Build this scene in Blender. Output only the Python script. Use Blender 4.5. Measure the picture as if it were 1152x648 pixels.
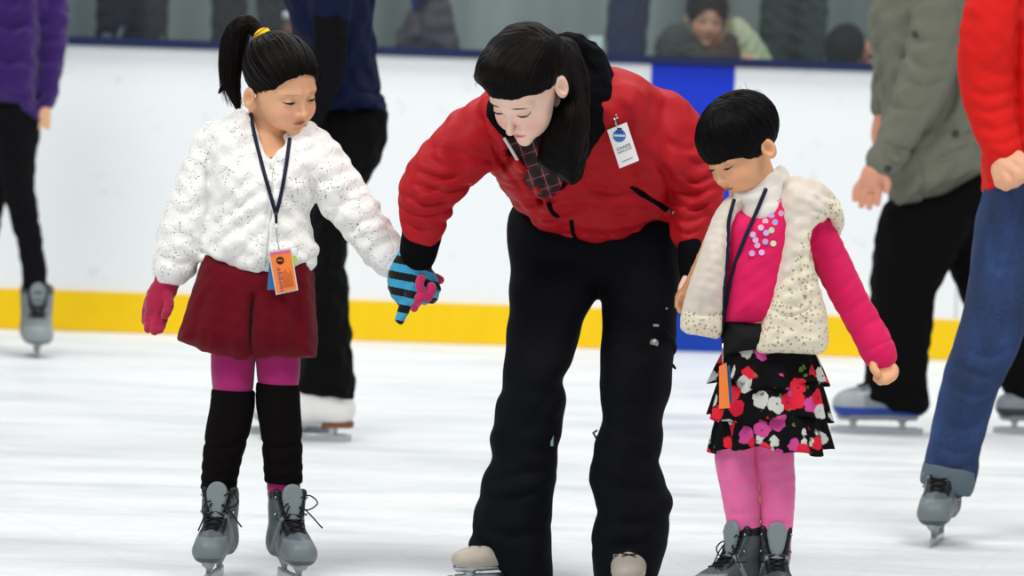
import bpy, math, random
import numpy as np
from mathutils import Matrix, Vector
from concurrent.futures import ThreadPoolExecutor

for _o in list(bpy.data.objects):
    bpy.data.objects.remove(_o)
scene = bpy.context.scene
COL = scene.collection

# ------------------------------------------------------------------ camera
FPX = 4320.0                      # focal length in pixels of the 1152-wide frame
CAM = np.array([0.0, -8.3, 1.09])
PITCH = math.atan((324 - 82) / FPX)
ROLL = math.radians(1.9)
camd = bpy.data.cameras.new('camera')
camd.sensor_width = 36.0
camd.lens = FPX / 1152 * 36.0
camd.clip_end = 200
cam = bpy.data.objects.new('camera', camd)
COL.objects.link(cam)
MC = Matrix.Translation(Vector(CAM)) @ Matrix.Rotation(math.pi / 2 - PITCH, 4, 'X') @ Matrix.Rotation(ROLL, 4, 'Z')
cam.matrix_world = MC
camd.dof.use_dof = True
camd.dof.focus_distance = 8.0
camd.dof.aperture_fstop = 5.0
scene.camera = cam

# ------------------------------------------------------------------ light
W = bpy.data.worlds.new('rink_light')
scene.world = W
W.use_nodes = True
W.node_tree.nodes['Background'].inputs[0].default_value = (0.90, 0.95, 1.0, 1)
W.node_tree.nodes['Background'].inputs[1].default_value = 0.36


def area(name, loc, size, power, target=(0, 0, 0.5), col=(1.0, 0.98, 0.95)):
    l = bpy.data.lights.new(name, 'AREA')
    l.shape = 'RECTANGLE'
    l.size, l.size_y = size
    l.energy = power
    l.color = col
    o = bpy.data.objects.new(name, l)
    COL.objects.link(o)
    o.location = loc
    d = Vector(target) - Vector(loc)
    o.rotation_euler = d.to_track_quat('-Z', 'Y').to_euler()
    return o


area('rink_lamp', (-2.5, -3.5, 6.5), (3.5, 1.5), 300)
area('rink_lamp', (3.0, -2.5, 6.5), (3.5, 1.5), 210)
area('rink_lamp', (0, 5.0, 6.5), (9, 2), 360, (0, 5.5, 0))
area('stand_fill', (0, 8.6, 5.5), (9, 1.0), 30, (0, 10, 1.5))  # added fill light, brightens the stands behind the glass

scene.view_settings.view_transform = 'Standard'
scene.view_settings.look = 'None'
scene.view_settings.exposure = 0.0
scene.view_settings.gamma = 1.0
scene.view_settings.use_curve_mapping = False

# ------------------------------------------------------------------ geometry of the view
_R3 = np.array(MC.to_3x3())


def ray(px, py):
    d = _R3 @ np.array([(px - 576) / FPX, (324 - py) / FPX, -1.0])
    return d / d[1]                # unit step in world Y


def PW(px, py, Y):
    return CAM + ray(px, py) * (Y - CAM[1])


class Fig:
    """A traced figure standing at world depth Y0."""
    def __init__(self, Y0):
        self.Y0 = Y0
        self.s = (Y0 - CAM[1]) / FPX

    def P(self, px, py, dy=0.0):
        return PW(px, py, self.Y0 + dy)

    def pts(self, l):
        return np.array([self.P(a[0], a[1], a[2] if len(a) > 2 else 0) for a in l])


def catmull(st, n=4):
    st = np.asarray(st, float)
    if len(st) < 3:
        t = np.linspace(0, 1, n + 1)[:, None]
        return st[0] * (1 - t) + st[-1] * t
    P = np.vstack([2 * st[0] - st[1], st, 2 * st[-1] - st[-2]])
    out = []
    for i in range(1, len(P) - 2):
        for j in range(n):
            t = j / n
            a, b, c, d = P[i - 1], P[i], P[i + 1], P[i + 2]
            out.append(0.5 * ((2 * b) + (c - a) * t + (2 * a - 5 * b + 4 * c - d) * t * t + (3 * b - a - 3 * c + d) * t ** 3))
    out.append(P[-2])
    return np.array(out)


# ------------------------------------------------------------------ signed distance modelling
f4 = np.float32


def smin(a, b, k):
    if k <= 0:
        return np.minimum(a, b)
    h = np.maximum(k - np.abs(a - b), 0) / k
    return np.minimum(a, b) - h * h * k * 0.25


def smax(a, b, k):
    return -smin(-a, -b, k)


def E(p, c, r):
    q = p - np.asarray(c, f4)
    r = np.asarray(r, f4)
    k0 = np.sqrt(((q / r) ** 2).sum(1)) + 1e-9
    k1 = np.sqrt(((q / (r * r)) ** 2).sum(1)) + 1e-9
    return k0 * (k0 - 1) / k1


def RC(p, a, b, ra, rb):
    """round cone (tapered capsule), lerped radius"""
    a = np.asarray(a, f4); b = np.asarray(b, f4)
    ba = b - a
    l2 = float((ba * ba).sum()) + 1e-12
    pa = p - a
    t = np.clip((pa @ ba) / l2, 0, 1)
    q = pa - t[:, None] * ba
    return np.sqrt((q * q).sum(1)) - (ra + (rb - ra) * t)


class Sdf:
    def __init__(self):
        self.ops = []

    def add(self, fn, lo, hi, mode='u', k=0.0):
        self.ops.append((mode, fn, np.asarray(lo, f4), np.asarray(hi, f4), k))
        return self

    def copy(self):
        s = Sdf(); s.ops = list(self.ops); return s

    # ---- primitives in world metres
    def cone(self, a, b, ra, rb, k=0.0, sy=1.0, mode='u'):
        a = np.asarray(a, float); b = np.asarray(b, float)
        S = np.array([1, 1 / sy, 1], f4)
        aa, bb = a * S, b * S
        m = max(ra, rb); e = np.array([m, m * sy, m])
        self.add(lambda p: RC(p * S, aa, bb, ra, rb), np.minimum(a, b) - e, np.maximum(a, b) + e, mode, k)
        return self

    def chain(self, pts, rad, k=0.0, sy=1.0, mode='u', n=3, kin=None):
        """smooth tube through world points pts with radii rad"""
        st = catmull(np.hstack([np.asarray(pts, float), np.asarray(rad, float)[:, None]]), n)
        S = np.array([1, 1 / sy, 1], f4)
        segs = [(st[i, :3] * S, st[i + 1, :3] * S, max(st[i, 3], 2e-4), max(st[i + 1, 3], 2e-4)) for i in range(len(st) - 1)]
        kk = 0.006 if kin is None else kin

        def fn(p):
            q = p * S
            d = None
            for a, b, ra, rb in segs:
                e = RC(q, a, b, ra, rb)
                d = e if d is None else smin(d, e, kk * 0.5)
            return d
        m = st[:, 3].max()
        e = np.array([m, m * sy, m])
        self.add(fn, st[:, :3].min(0) - e, st[:, :3].max(0) + e, mode, k)
        return self

    def ell(self, c, r, R=None, k=0.0, mode='u'):
        c = np.asarray(c, float)
        Rm = np.eye(3) if R is None else np.asarray(R)
        R32 = Rm.astype(f4)
        m = max(r)
        self.add(lambda p: E((p - c.astype(f4)) @ R32, (0, 0, 0), r), c - m, c + m, mode, k)
        return self

    def pillow(self, fig, poly, T, R, yc=0.0, k=0.0, mode='u', blur=2, smooth=True):
        """rounded volume whose outline is the closed polygon poly (px); T half depth, R edge radius (m);
        yc: depth offset, a number or a list of (px,py,dy) control points"""
        pl = np.asarray(poly, float)
        if smooth:
            q = np.vstack([pl[-1:], pl, pl[:2]])
            c = catmull(q, 4)[4:-4]
            pl = c[:-1]
        w = np.array([fig.P(a[0], a[1]) for a in pl])[:, [0, 2]]
        mar = 0.05
        lo, hi = w.min(0) - mar, w.max(0) + mar
        hg = 0.003
        nx, nz = [int(v) for v in np.ceil((hi - lo) / hg)]
        X, Z = np.meshgrid(lo[0] + hg * np.arange(nx + 1), lo[1] + hg * np.arange(nz + 1), indexing='ij')
        P2 = np.stack([X.ravel(), Z.ravel()], 1)
        d = np.full(len(P2), 1e9); ins = np.zeros(len(P2), bool)
        for i in range(len(w)):
            a, b = w[i], w[(i + 1) % len(w)]
            ba = b - a; pa = P2 - a
            t = np.clip((pa @ ba) / ((ba * ba).sum() + 1e-12), 0, 1)
            d = np.minimum(d, ((pa - t[:, None] * ba) ** 2).sum(1))
            c = ((a[1] > P2[:, 1]) != (b[1] > P2[:, 1]))
            xx = a[0] + (P2[:, 1] - a[1]) / ((b[1] - a[1]) if abs(b[1] - a[1]) > 1e-12 else 1e-12) * ba[0]
            ins ^= c & (P2[:, 0] < xx)
        d = np.sqrt(d); d[ins] *= -1
        G = d.reshape(X.shape)
        for _ in range(blur):
            Gp = np.pad(G, 1, mode='edge')
            G = (Gp[:-2, 1:-1] + Gp[2:, 1:-1] + Gp[1:-1, :-2] + Gp[1:-1, 2:] + 2 * G) / 6
        G = G.astype(f4)
        if not isinstance(yc, (int, float)):
            cp = np.array([list(fig.P(a[0], a[1])[[0, 2]]) + [a[2]] for a in yc])
            D2 = ((P2[:, None, :] - cp[None, :, :2]) ** 2).sum(2) + 0.02 ** 2
            Wt = 1 / D2 ** 1.5
            Yc = ((Wt * cp[:, 2]).sum(1) / Wt.sum(1)).reshape(X.shape).astype(f4) + fig.Y0
            ylo, yhi = cp[:, 2].min() + fig.Y0, cp[:, 2].max() + fig.Y0
        else:
            Yc = None; ylo = yhi = yc + fig.Y0
        y0c = float(ylo)

        def fn(p):
            u = np.clip((p[:, 0] - lo[0]) / hg, 0, nx - 1e-3); v = np.clip((p[:, 2] - lo[1]) / hg, 0, nz - 1e-3)
            i = u.astype(np.int32); j = v.astype(np.int32)
            fu = (u - i).astype(f4); fv = (v - j).astype(f4)
            def bil(A):
                return (A[i, j] * (1 - fu) + A[i + 1, j] * fu) * (1 - fv) + (A[i, j + 1] * (1 - fu) + A[i + 1, j + 1] * fu) * fv
            g = bil(G)
            ycv = y0c if Yc is None else bil(Yc)
            q = np.maximum(R + g, 0) / R
            return (R * (np.sqrt(q * q + ((p[:, 1] - ycv) / T) ** 2) - 1)).astype(f4)
        self.add(fn, (lo[0] + mar, ylo - T, lo[1] + mar), (hi[0] - mar, yhi + T, hi[1] - mar), mode, k)
        return self

    def plane(self, pt, n, k=0.002, lo=None, hi=None):
        """keep the side the normal points away from"""
        pt = np.asarray(pt, f4); n = np.asarray(n, float); n = (n / np.linalg.norm(n)).astype(f4)
        big = np.array([9, 9, 9.0])
        self.add(lambda p: (p - pt) @ n, pt - big if lo is None else lo, pt + big if hi is None else hi, 'i', k)
        return self

    def folds(self, fig, strokes):
        """strokes: (list of px points, width px, depth mm); positive = valley"""
        allp = np.vstack([fig.pts([q[:2] for q in s[0]])[:, [0, 2]] for s in strokes])
        mw = max(s[1] for s in strokes) * fig.s * 2.5
        lo, hi = allp.min(0) - mw, allp.max(0) + mw
        hg = 0.0025
        nx, nz = [int(v) + 1 for v in np.ceil((hi - lo) / hg)]
        X, Z = np.meshgrid(lo[0] + hg * np.arange(nx + 1), lo[1] + hg * np.arange(nz + 1), indexing='ij')
        G = np.zeros(X.shape)
        for s in strokes:
            c = catmull(fig.pts([q[:2] for q in s[0]])[:, [0, 2]], 5)
            w = s[1] * fig.s; L = len(c) - 1
            best = np.full(X.shape, 1e9); tt = np.zeros(X.shape)
            for i in range(L):
                a, b = c[i], c[i + 1]; ba = b - a
                t = np.clip(((X - a[0]) * ba[0] + (Z - a[1]) * ba[1]) / ((ba * ba).sum() + 1e-12), 0, 1)
                d = (X - a[0] - t * ba[0]) ** 2 + (Z - a[1] - t * ba[1]) ** 2
                m = d < best
                best = np.where(m, d, best); tt = np.where(m, (i + t) / L, tt)
            amp = np.sin(np.pi * (0.08 + 0.84 * tt)) ** 0.6
            G += s[2] * 0.001 * amp * np.exp(-best / (w * w))
        G = G.astype(f4)

        def fn(p):
            u = np.clip((p[:, 0] - lo[0]) / hg, 0, nx - 1e-3); v = np.clip((p[:, 2] - lo[1]) / hg, 0, nz - 1e-3)
            i = u.astype(np.int32); j = v.astype(np.int32)
            fu = u - i; fv = v - j
            return ((G[i, j] * (1 - fu) + G[i + 1, j] * fu) * (1 - fv) + (G[i, j + 1] * (1 - fu) + G[i + 1, j + 1] * fu) * fv).astype(f4)
        self.add(fn, (lo[0], fig.Y0 - 3, lo[1]), (hi[0], fig.Y0 + 3, hi[1]), 'd')
        return self

    def wobble(self, amp, wl, seed=0, stretch=(1, 1, 1)):
        rs = np.random.RandomState(seed)
        Ds = rs.normal(size=(7, 3)); Ds /= np.linalg.norm(Ds, axis=1)[:, None]
        Ds = (Ds / np.asarray(stretch) * (2 * np.pi / wl) * rs.uniform(0.6, 1.7, (7, 1))).astype(f4)
        ph = rs.uniform(0, 6.28, 7).astype(f4)
        B = np.array([99, 99, 99.])

        def fn(p):
            r = 0
            for i in range(7):
                r = r + np.sin(p @ Ds[i] + ph[i])
            return (r * (amp / 3.0)).astype(f4)
        self.add(fn, -B, B, 'd')
        return self

    def offset(self, v):
        B = np.array([99, 99, 99.])
        self.add(lambda p: np.full(len(p), -v, f4), -B, B, 'd')
        return self

    # ---- evaluation
    def ev(self, p, cull=None):
        p = p.astype(f4)
        d = np.full(len(p), 1.0, f4)
        for mode, fn, lo, hi, k in self.ops:
            if mode == 'd':
                d = d + fn(p)
            elif mode == 'i':
                d = smax(d, fn(p), k)
            elif mode == 's':
                d = smax(d, -fn(p), k)
            else:
                d = smin(d, fn(p), k)
        return d

    def evb(self, P, blo, bhi, margin):
        """P (n,m,3) blocks; bbox culled"""
        n, m = P.shape[:2]
        d = np.full((n, m), 1.0, f4)
        for mode, fn, lo, hi, k in self.ops:
            mk = np.all((bhi + margin + k > lo) & (blo - margin - k < hi), axis=1)
            if not mk.any():
                continue
            al = mk.all()
            Q = (P if al else P[mk]).reshape(-1, 3)
            v = fn(Q).reshape(-1, m)
            c = d if al else d[mk]
            if mode == 'd': c = c + v
            elif mode == 'i': c = smax(c, v, k)
            elif mode == 's': c = smax(c, -v, k)
            else: c = smin(c, v, k)
            if al: d = c
            else: d[mk] = c
        return d

    def mesh(self, h, B=8):
        us = [o for o in self.ops if o[0] == 'u']
        lo = np.min([o[2] for o in us], 0) - 3 * h - 0.004
        hi = np.max([o[3] for o in us], 0) + 3 * h + 0.004
        nb = np.ceil((hi - lo) / (B * h)).astype(int)
        I = np.stack(np.meshgrid(*[np.arange(v) for v in nb], indexing='ij'), -1).reshape(-1, 3)
        cen = lo + (I + 0.5) * B * h
        rad = B * h * 0.87
        keep = np.zeros(len(I), bool)
        CH = 60000
        for s in range(0, len(I), CH):
            c = cen[s:s + CH].astype(f4)[:, None, :]
            d = self.evb(c, c[:, 0] - rad, c[:, 0] + rad, rad * 2.0)[:, 0]
            keep[s:s + CH] = np.abs(d) < rad * 1.7 + 0.004
        I = I[keep]
        g = np.stack(np.meshgrid(*[np.arange(B + 1)] * 3, indexing='ij'), -1).reshape(-1, 3)
        N = (nb * B + 2).astype(np.int64)
        offs = np.array([[i, j, k] for i in (0, 1) for j in (0, 1) for k in (0, 1)])
        cidx = {tuple(o): n for n, o in enumerate(offs)}
        edges = []
        for o in offs:
            for ax in range(3):
                if o[ax] == 0:
                    o2 = o.copy(); o2[ax] = 1
                    edges.append((cidx[tuple(o)], cidx[tuple(o2)]))

        def work(bl):
            base = bl * B
            pts = (lo + (base[:, None, :] + g[None]) * h).astype(f4)
            b0 = (lo + base * h).astype(f4)
            d = self.evb(pts, b0, b0 + f4(B * h), 2 * h + 0.002).reshape(-1, B + 1, B + 1, B + 1)
            cs = [d[:, i:i + B, j:j + B, k:k + B] for i, j, k in offs]
            S = sum((c < 0).astype(np.int8) for c in cs)
            n, i, j, k = np.nonzero((S > 0) & (S < 8))
            if len(n) == 0:
                return None
            V = np.stack([c[n, i, j, k] for c in cs], 1)
            acc = np.zeros((len(n), 3)); cnt = np.zeros(len(n))
            for a, b in edges:
                m = (V[:, a] < 0) != (V[:, b] < 0)
                den = np.where(m, V[:, b] - V[:, a], 1)
                t = np.where(m, -V[:, a] / den, 0)
                acc += m[:, None] * (offs[a] + t[:, None] * (offs[b] - offs[a])); cnt += m
            gi = base[n] + np.stack([i, j, k], 1)
            pos = lo + (gi + acc / cnt[:, None]) * h
            es = []
            for ax, (o,) in enumerate([((1, 0, 0),), ((0, 1, 0),), ((0, 0, 1),)]):
                v1 = V[:, cidx[o]]; v0 = V[:, 0]
                es.append(np.where((v0 < 0) & (v1 >= 0), 1, np.where((v0 >= 0) & (v1 < 0), -1, 0)).astype(np.int8))
            return gi.astype(np.int64), pos, np.stack(es, 1)
        chunks = [I[s:s + 200] for s in range(0, len(I), 200)]
        with ThreadPoolExecutor(4) as ex:
            res = [r for r in ex.map(work, chunks) if r is not None]
        gi = np.vstack([r[0] for r in res]); pos = np.vstack([r[1] for r in res]); es = np.vstack([r[2] for r in res])
        mul = np.array([1, N[0], N[0] * N[1]], np.int64)
        key = gi @ mul
        o = np.argsort(key); key = key[o]; pos = pos[o]; es = es[o]; gi = gi[o]
        F = []
        for ax in range(3):
            a1, a2 = [(1, 2), (2, 0), (0, 1)][ax]
            m = np.nonzero(es[:, ax])[0]
            k0 = key[m]
            ks = [k0, k0 - mul[a1], k0 - mul[a1] - mul[a2], k0 - mul[a2]]
            idx = []; ok = np.ones(len(m), bool)
            for kk in ks:
                q = np.clip(np.searchsorted(key, kk), 0, len(key) - 1)
                ok &= key[q] == kk
                idx.append(q)
            q = np.stack(idx, 1)[ok]; sg = es[m, ax][ok]
            q[sg < 0] = q[sg < 0][:, ::-1]
            F.append(q)
        return pos, np.vstack(F)

    def hit(self, fig, pts, off=0.0, start=-0.6, steps=70):
        """drape px points onto the surface as seen from the camera; returns world points"""
        A = np.array([fig.P(q[0], q[1], start) for q in pts])
        D = A - CAM; D /= np.linalg.norm(D, axis=1)[:, None]
        t = np.zeros(len(A))
        for _ in range(steps):
            t += np.clip(self.ev(A + D * t[:, None]), -0.02, 0.06) * 0.75
            t = np.minimum(t, 1.2)
        return A + D * (t - off)[:, None]

    def hitdir(self, A, D, off=0.0, steps=60, mx=0.4):
        A = np.asarray(A, float); D = np.asarray(D, float); D = D / np.linalg.norm(D, axis=-1, keepdims=True)
        if D.ndim == 1: D = np.repeat(D[None], len(A), 0)
        t = np.zeros(len(A))
        for _ in range(steps):
            t += np.clip(self.ev(A + D * t[:, None]), -0.01, 0.03) * 0.75
            t = np.minimum(t, mx)
        return A + D * (t - off)[:, None]


# ------------------------------------------------------------------ objects
def mk(name, V, Fc, mat, parent=None, base=None, colors=None, smooth=True):
    V = np.asarray(V, float)
    me = bpy.data.meshes.new(name)
    off = np.zeros(3) if base is None else np.asarray(base, float)
    if isinstance(Fc, np.ndarray):
        nv, nf = len(V), len(Fc); w = Fc.shape[1]
        me.vertices.add(nv); me.vertices.foreach_set('co', (V - off).astype(f4).ravel())
        me.loops.add(nf * w); me.loops.foreach_set('vertex_index', Fc.astype(np.int32).ravel())
        me.polygons.add(nf)
        me.polygons.foreach_set('loop_start', (np.arange(nf) * w).astype(np.int32))
        me.polygons.foreach_set('loop_total', np.full(nf, w, np.int32))
        me.update(calc_edges=True)
    else:
        me.from_pydata((V - off).tolist(), [], Fc); me.update()
    me.polygons.foreach_set('use_smooth', np.full(len(me.polygons), smooth, bool))
    if colors is not None:
        at = me.color_attributes.new('tint', 'FLOAT_COLOR', 'POINT')
        c = np.ones((len(V), 4), f4); c[:, :3] = colors
        at.data.foreach_set('color', c.ravel())
    me.materials.append(mat)
    o = bpy.data.objects.new(name, me)
    COL.objects.link(o)
    if parent is not None:
        o.parent = parent
        pl = np.array(parent['_org']) if '_org' in parent else np.zeros(3)
        o.location = off - pl
    else:
        o.location = off
    o['_org'] = [float(v) for v in off]
    return o


def obj(name, sdf, h, mat, parent=None, color=None, base=None):
    V, Fc = sdf.mesh(h)
    if base is None:
        base = V.mean(0)
    cols = None if color is None else color(V)
    return mk(name, V, Fc, mat, parent, base, cols)


def root(name, loc, label, cat, group=None):
    o = bpy.data.objects.new(name, None)
    COL.objects.link(o)
    o.empty_display_size = 0.1
    o.location = loc
    o['_org'] = [float(v) for v in loc]
    o['label'] = label; o['category'] = cat
    if group: o['group'] = group
    return o


def tag(o, label, cat, group=None):
    o['label'] = label; o['category'] = cat
    if group: o['group'] = group
    return o


def frames(c):
    t = np.gradient(c, axis=0); t /= np.linalg.norm(t, axis=1)[:, None] + 1e-12
    up = np.array([0, -1, 0.02]); n = []
    for a in t:
        v = up - a * (up @ a)
        if np.linalg.norm(v) < 0.2:
            v = np.array([1.0, 0, 0]) - a * a[0]
        v /= np.linalg.norm(v); n.append(v)
        up = v
    n = np.array(n)
    return t, n, np.cross(t, n)


def tube_geo(lines, m=6):
    """lines: list of (points, radii, flat) -> V,F"""
    V = []; Fc = []; nv = 0
    for L in lines:
        c = np.asarray(L[0], float); r = L[1]; fl = L[2] if len(L) > 2 else 1.0
        r = np.full(len(c), r) if np.isscalar(r) else np.interp(np.linspace(0, 1, len(c)), np.linspace(0, 1, len(r)), r)
        t, n, b = frames(c)
        a = np.linspace(0, 2 * np.pi, m, endpoint=False)
        ring = c[:, None, :] + r[:, None, None] * (np.cos(a)[None, :, None] * b[:, None, :] + fl * np.sin(a)[None, :, None] * n[:, None, :])
        k = len(c)
        V.append(ring.reshape(-1, 3))
        i, j = np.meshgrid(np.arange(k - 1), np.arange(m), indexing='ij')
        q = np.stack([i * m + j, i * m + (j + 1) % m, (i + 1) * m + (j + 1) % m, (i + 1) * m + j], -1).reshape(-1, 4) + nv
        Fc.append(q)
        V.append(c[[0, -1]])
        c0, c1 = nv + k * m, nv + k * m + 1
        jj = np.arange(m)
        Fc.append(np.stack([np.full(m, c0), (jj + 1) % m + nv, jj + nv, jj + nv], 1))
        Fc.append(np.stack([np.full(m, c1), jj + nv + (k - 1) * m, (jj + 1) % m + nv + (k - 1) * m, (jj + 1) % m + nv + (k - 1) * m], 1))
        nv += k * m + 2
    V = np.vstack(V); Fq = np.vstack(Fc)
    out = [tuple(q) if q[2] != q[3] else tuple(q[:3]) for q in Fq.tolist()]
    return V, out


def tubes(name, lines, mat, parent=None, m=6):
    V, Fc = tube_geo(lines, m)
    return mk(name, V, Fc, mat, parent, V.mean(0))


def box_geo(size, bev=0.0):
    import bmesh
    bm = bmesh.new()
    bmesh.ops.create_cube(bm, size=1.0)
    bmesh.ops.scale(bm, vec=size, verts=bm.verts)
    if bev > 0:
        bmesh.ops.bevel(bm, geom=list(bm.edges), offset=bev, segments=2, affect='EDGES')
    bm.verts.ensure_lookup_table()
    V = np.array([v.co[:] for v in bm.verts]); Fc = [tuple(v.index for v in f.verts) for f in bm.faces]
    bm.free()
    return V, Fc


def box(name, c, size, mat, parent=None, bev=0.0, R=None, smooth=False):
    V, Fc = box_geo(size, bev)
    if R is not None: V = V @ np.asarray(R).T
    return mk(name, V + np.asarray(c), Fc, mat, parent, c, smooth=smooth)


def rot(yaw=0, pitch=0, roll=0):
    y, p, r = map(math.radians, (yaw, pitch, roll))
    return np.array(Matrix.Rotation(y, 3, 'Z') @ Matrix.Rotation(p, 3, 'X') @ Matrix.Rotation(r, 3, 'Y'))


# ------------------------------------------------------------------ materials
def srgb(h):
    c = np.array([int(h[i:i + 2], 16) / 255 for i in (0, 2, 4)])
    return np.where(c <= 0.04045, c / 12.92, ((c + 0.055) / 1.055) ** 2.4)


_m = {}


class NT:
    def __init__(self, name):
        self.m = bpy.data.materials.new(name); self.m.use_nodes = True
        self.t = self.m.node_tree; self.b = self.t.nodes['Principled BSDF']

    def n(self, typ, ins=None, **kw):
        nd = self.t.nodes.new(typ)
        for k, v in kw.items(): setattr(nd, k, v)
        for k, v in (ins or {}).items():
            if isinstance(v, bpy.types.NodeSocket): self.t.links.new(v, nd.inputs[k])
            else: nd.inputs[k].default_value = v
        return nd

    def link(self, a, b): self.t.links.new(a, b)

    def ramp(self, fac, stops, interp='LINEAR'):
        nd = self.t.nodes.new('ShaderNodeValToRGB'); self.link(fac, nd.inputs[0])
        cr = nd.color_ramp; cr.interpolation = interp
        while len(cr.elements) < len(stops): cr.elements.new(0.5)
        for e, (p, c) in zip(cr.elements, stops):
            e.position = p; e.color = (*c, 1) if len(c) == 3 else c
        return nd.outputs[0]

    def mix(self, f, a, b, typ='MIX'):
        nd = self.t.nodes.new('ShaderNodeMix'); nd.data_type = 'RGBA'; nd.blend_type = typ
        for s, v in ((nd.inputs[0], f), (nd.inputs[6], a), (nd.inputs[7], b)):
            if isinstance(v, bpy.types.NodeSocket): self.link(v, s)
            else: s.default_value = v if np.isscalar(v) else (*v, 1)
        return nd.outputs[2]

    def math(self, op, a, b=0.0, c=0.0):
        nd = self.t.nodes.new('ShaderNodeMath'); nd.operation = op
        for i, v in enumerate((a, b, c)):
            if isinstance(v, bpy.types.NodeSocket): self.link(v, nd.inputs[i])
            else: nd.inputs[i].default_value = v
        return nd.outputs[0]

    def obj(self, scale=(1, 1, 1), rotz=(0, 0, 0)):
        tc = self.n('ShaderNodeTexCoord')
        mp = self.n('ShaderNodeMapping', {'Vector': tc.outputs['Object'], 'Scale': scale, 'Rotation': rotz})
        return mp.outputs[0]

    def bump(self, hsock, strength, dist, prev=None):
        b = self.n('ShaderNodeBump', {'Height': hsock, 'Strength': strength, 'Distance': dist})
        if prev is not None: self.link(prev, b.inputs['Normal'])
        self.link(b.outputs[0], self.b.inputs['Normal'])
        return b.outputs[0]

    def set(self, **kw):
        for k, v in kw.items():
            s = self.b.inputs[k.replace('_', ' ')]
            if isinstance(v, bpy.types.NodeSocket): self.link(v, s)
            else: s.default_value = v if np.isscalar(v) else (*v, 1)


def mat(name, col=None, rough=0.8, metal=0.0, bscale=0, bstr=0.3, bdist=0.001, var=0.0, sheen=0.0, spec=0.3, stretch=(1, 1, 1), attr=False, sss=0.0, fold=0.0, foldscale=12):
    """col hex or None when attr (vertex tint)"""
    if name in _m: return _m[name]
    t = NT(name)
    c = None
    if attr:
        c = t.n('ShaderNodeAttribute', attribute_name='tint').outputs[0]
    elif col is not None:
        rgb = srgb(col)
        if var > 0:
            nz = t.n('ShaderNodeTexNoise', {'Vector': t.obj(stretch), 'Scale': bscale * 0.15 + 8, 'Detail': 4.0})
            c = t.mix(nz.outputs[0], rgb * (1 - var), np.minimum(rgb * (1 + var), 1))
        else:
            c = rgb
    t.set(Base_Color=c, Roughness=rough, Metallic=metal)
    t.b.inputs['Specular IOR Level'].default_value = spec
    if sheen: t.b.inputs['Sheen Weight'].default_value = sheen; t.b.inputs['Sheen Roughness'].default_value = 0.5
    if sss:
        t.b.inputs['Subsurface Weight'].default_value = sss
        t.b.inputs['Subsurface Radius'].default_value = (0.01, 0.004, 0.002)
        t.b.inputs['Subsurface Scale'].default_value = 0.6
    pv = None
    if fold:
        nz = t.n('ShaderNodeTexNoise', {'Vector': t.obj(stretch), 'Scale': foldscale, 'Detail': 3.0, 'Distortion': 0.6})
        pv = t.bump(nz.outputs[0], 1.0, fold)
    if bscale:
        nz = t.n('ShaderNodeTexNoise', {'Vector': t.obj(stretch), 'Scale': bscale, 'Detail': 5.0, 'Roughness': 0.65})
        t.bump(nz.outputs[0], bstr, bdist, pv)
    _m[name] = t.m
    return t.m
# ------------------------------------------------------------------ the rink
YB = 7.04


def struct(o):
    o['kind'] = 'structure'; return o


t = NT('ice')
v1 = t.obj((0.45, 2.2, 1), (0, 0, 0.06))
v2 = t.obj((0.8, 9.0, 1), (0, 0, -0.10))
n1 = t.n('ShaderNodeTexNoise', {'Vector': v1, 'Scale': 2.2, 'Detail': 6.0, 'Roughness': 0.62}).outputs[0]
n2 = t.n('ShaderNodeTexNoise', {'Vector': v2, 'Scale': 5.0, 'Detail': 8.0, 'Roughness': 0.7}).outputs[0]
nb = t.n('ShaderNodeTexNoise', {'Vector': t.obj((0.5, 1.2, 1)), 'Scale': 0.9, 'Detail': 2.0}).outputs[0]
sc = t.ramp(n2, [(0.44, (0, 0, 0)), (0.60, (1, 1, 1))])
smear = t.ramp(n1, [(0.32, (0.56, 0.62, 0.65)), (0.47, (0.73, 0.77, 0.79)), (0.62, (0.81, 0.835, 0.845))])
c = t.mix(t.math('MULTIPLY', sc, 0.45), smear, (0.88, 0.895, 0.90))
dark_patches = t.ramp(t.n('ShaderNodeTexNoise', {'Vector': t.obj((0.55, 1.6, 1)), 'Scale': 1.3, 'Detail': 4.0, 'Roughness': 0.6}).outputs[0], [(0.52, (0, 0, 0)), (0.68, (1, 1, 1))])
c = t.mix(t.math('MULTIPLY', dark_patches, 0.5), c, (0.50, 0.57, 0.61))  # broad noise patches mixed towards a darker blue-grey
fs = t.ramp(t.n('ShaderNodeTexNoise', {'Vector': t.obj((2.0, 26.0, 1), (0, 0, 0.03)), 'Scale': 7.0, 'Detail': 6.0, 'Roughness': 0.75}).outputs[0], [(0.42, (0, 0, 0)), (0.62, (1, 1, 1))])
c = t.mix(t.math('MULTIPLY', fs, 0.5), c, (0.93, 0.94, 0.945))
vs = t.obj((1.0, 3.0, 1))
sp = t.n('ShaderNodeTexVoronoi', {'Vector': vs, 'Scale': 60.0, 'Randomness': 1.0}).outputs[0]
spm = t.ramp(sp, [(0.08, (1, 1, 1)), (0.17, (0, 0, 0))])
patch = t.ramp(nb, [(0.48, (0, 0, 0)), (0.62, (1, 1, 1))])
spk = t.math('MULTIPLY', spm, patch)
c = t.mix(t.math('MULTIPLY', spk, 0.8), c, (0.96, 0.97, 0.97))
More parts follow.
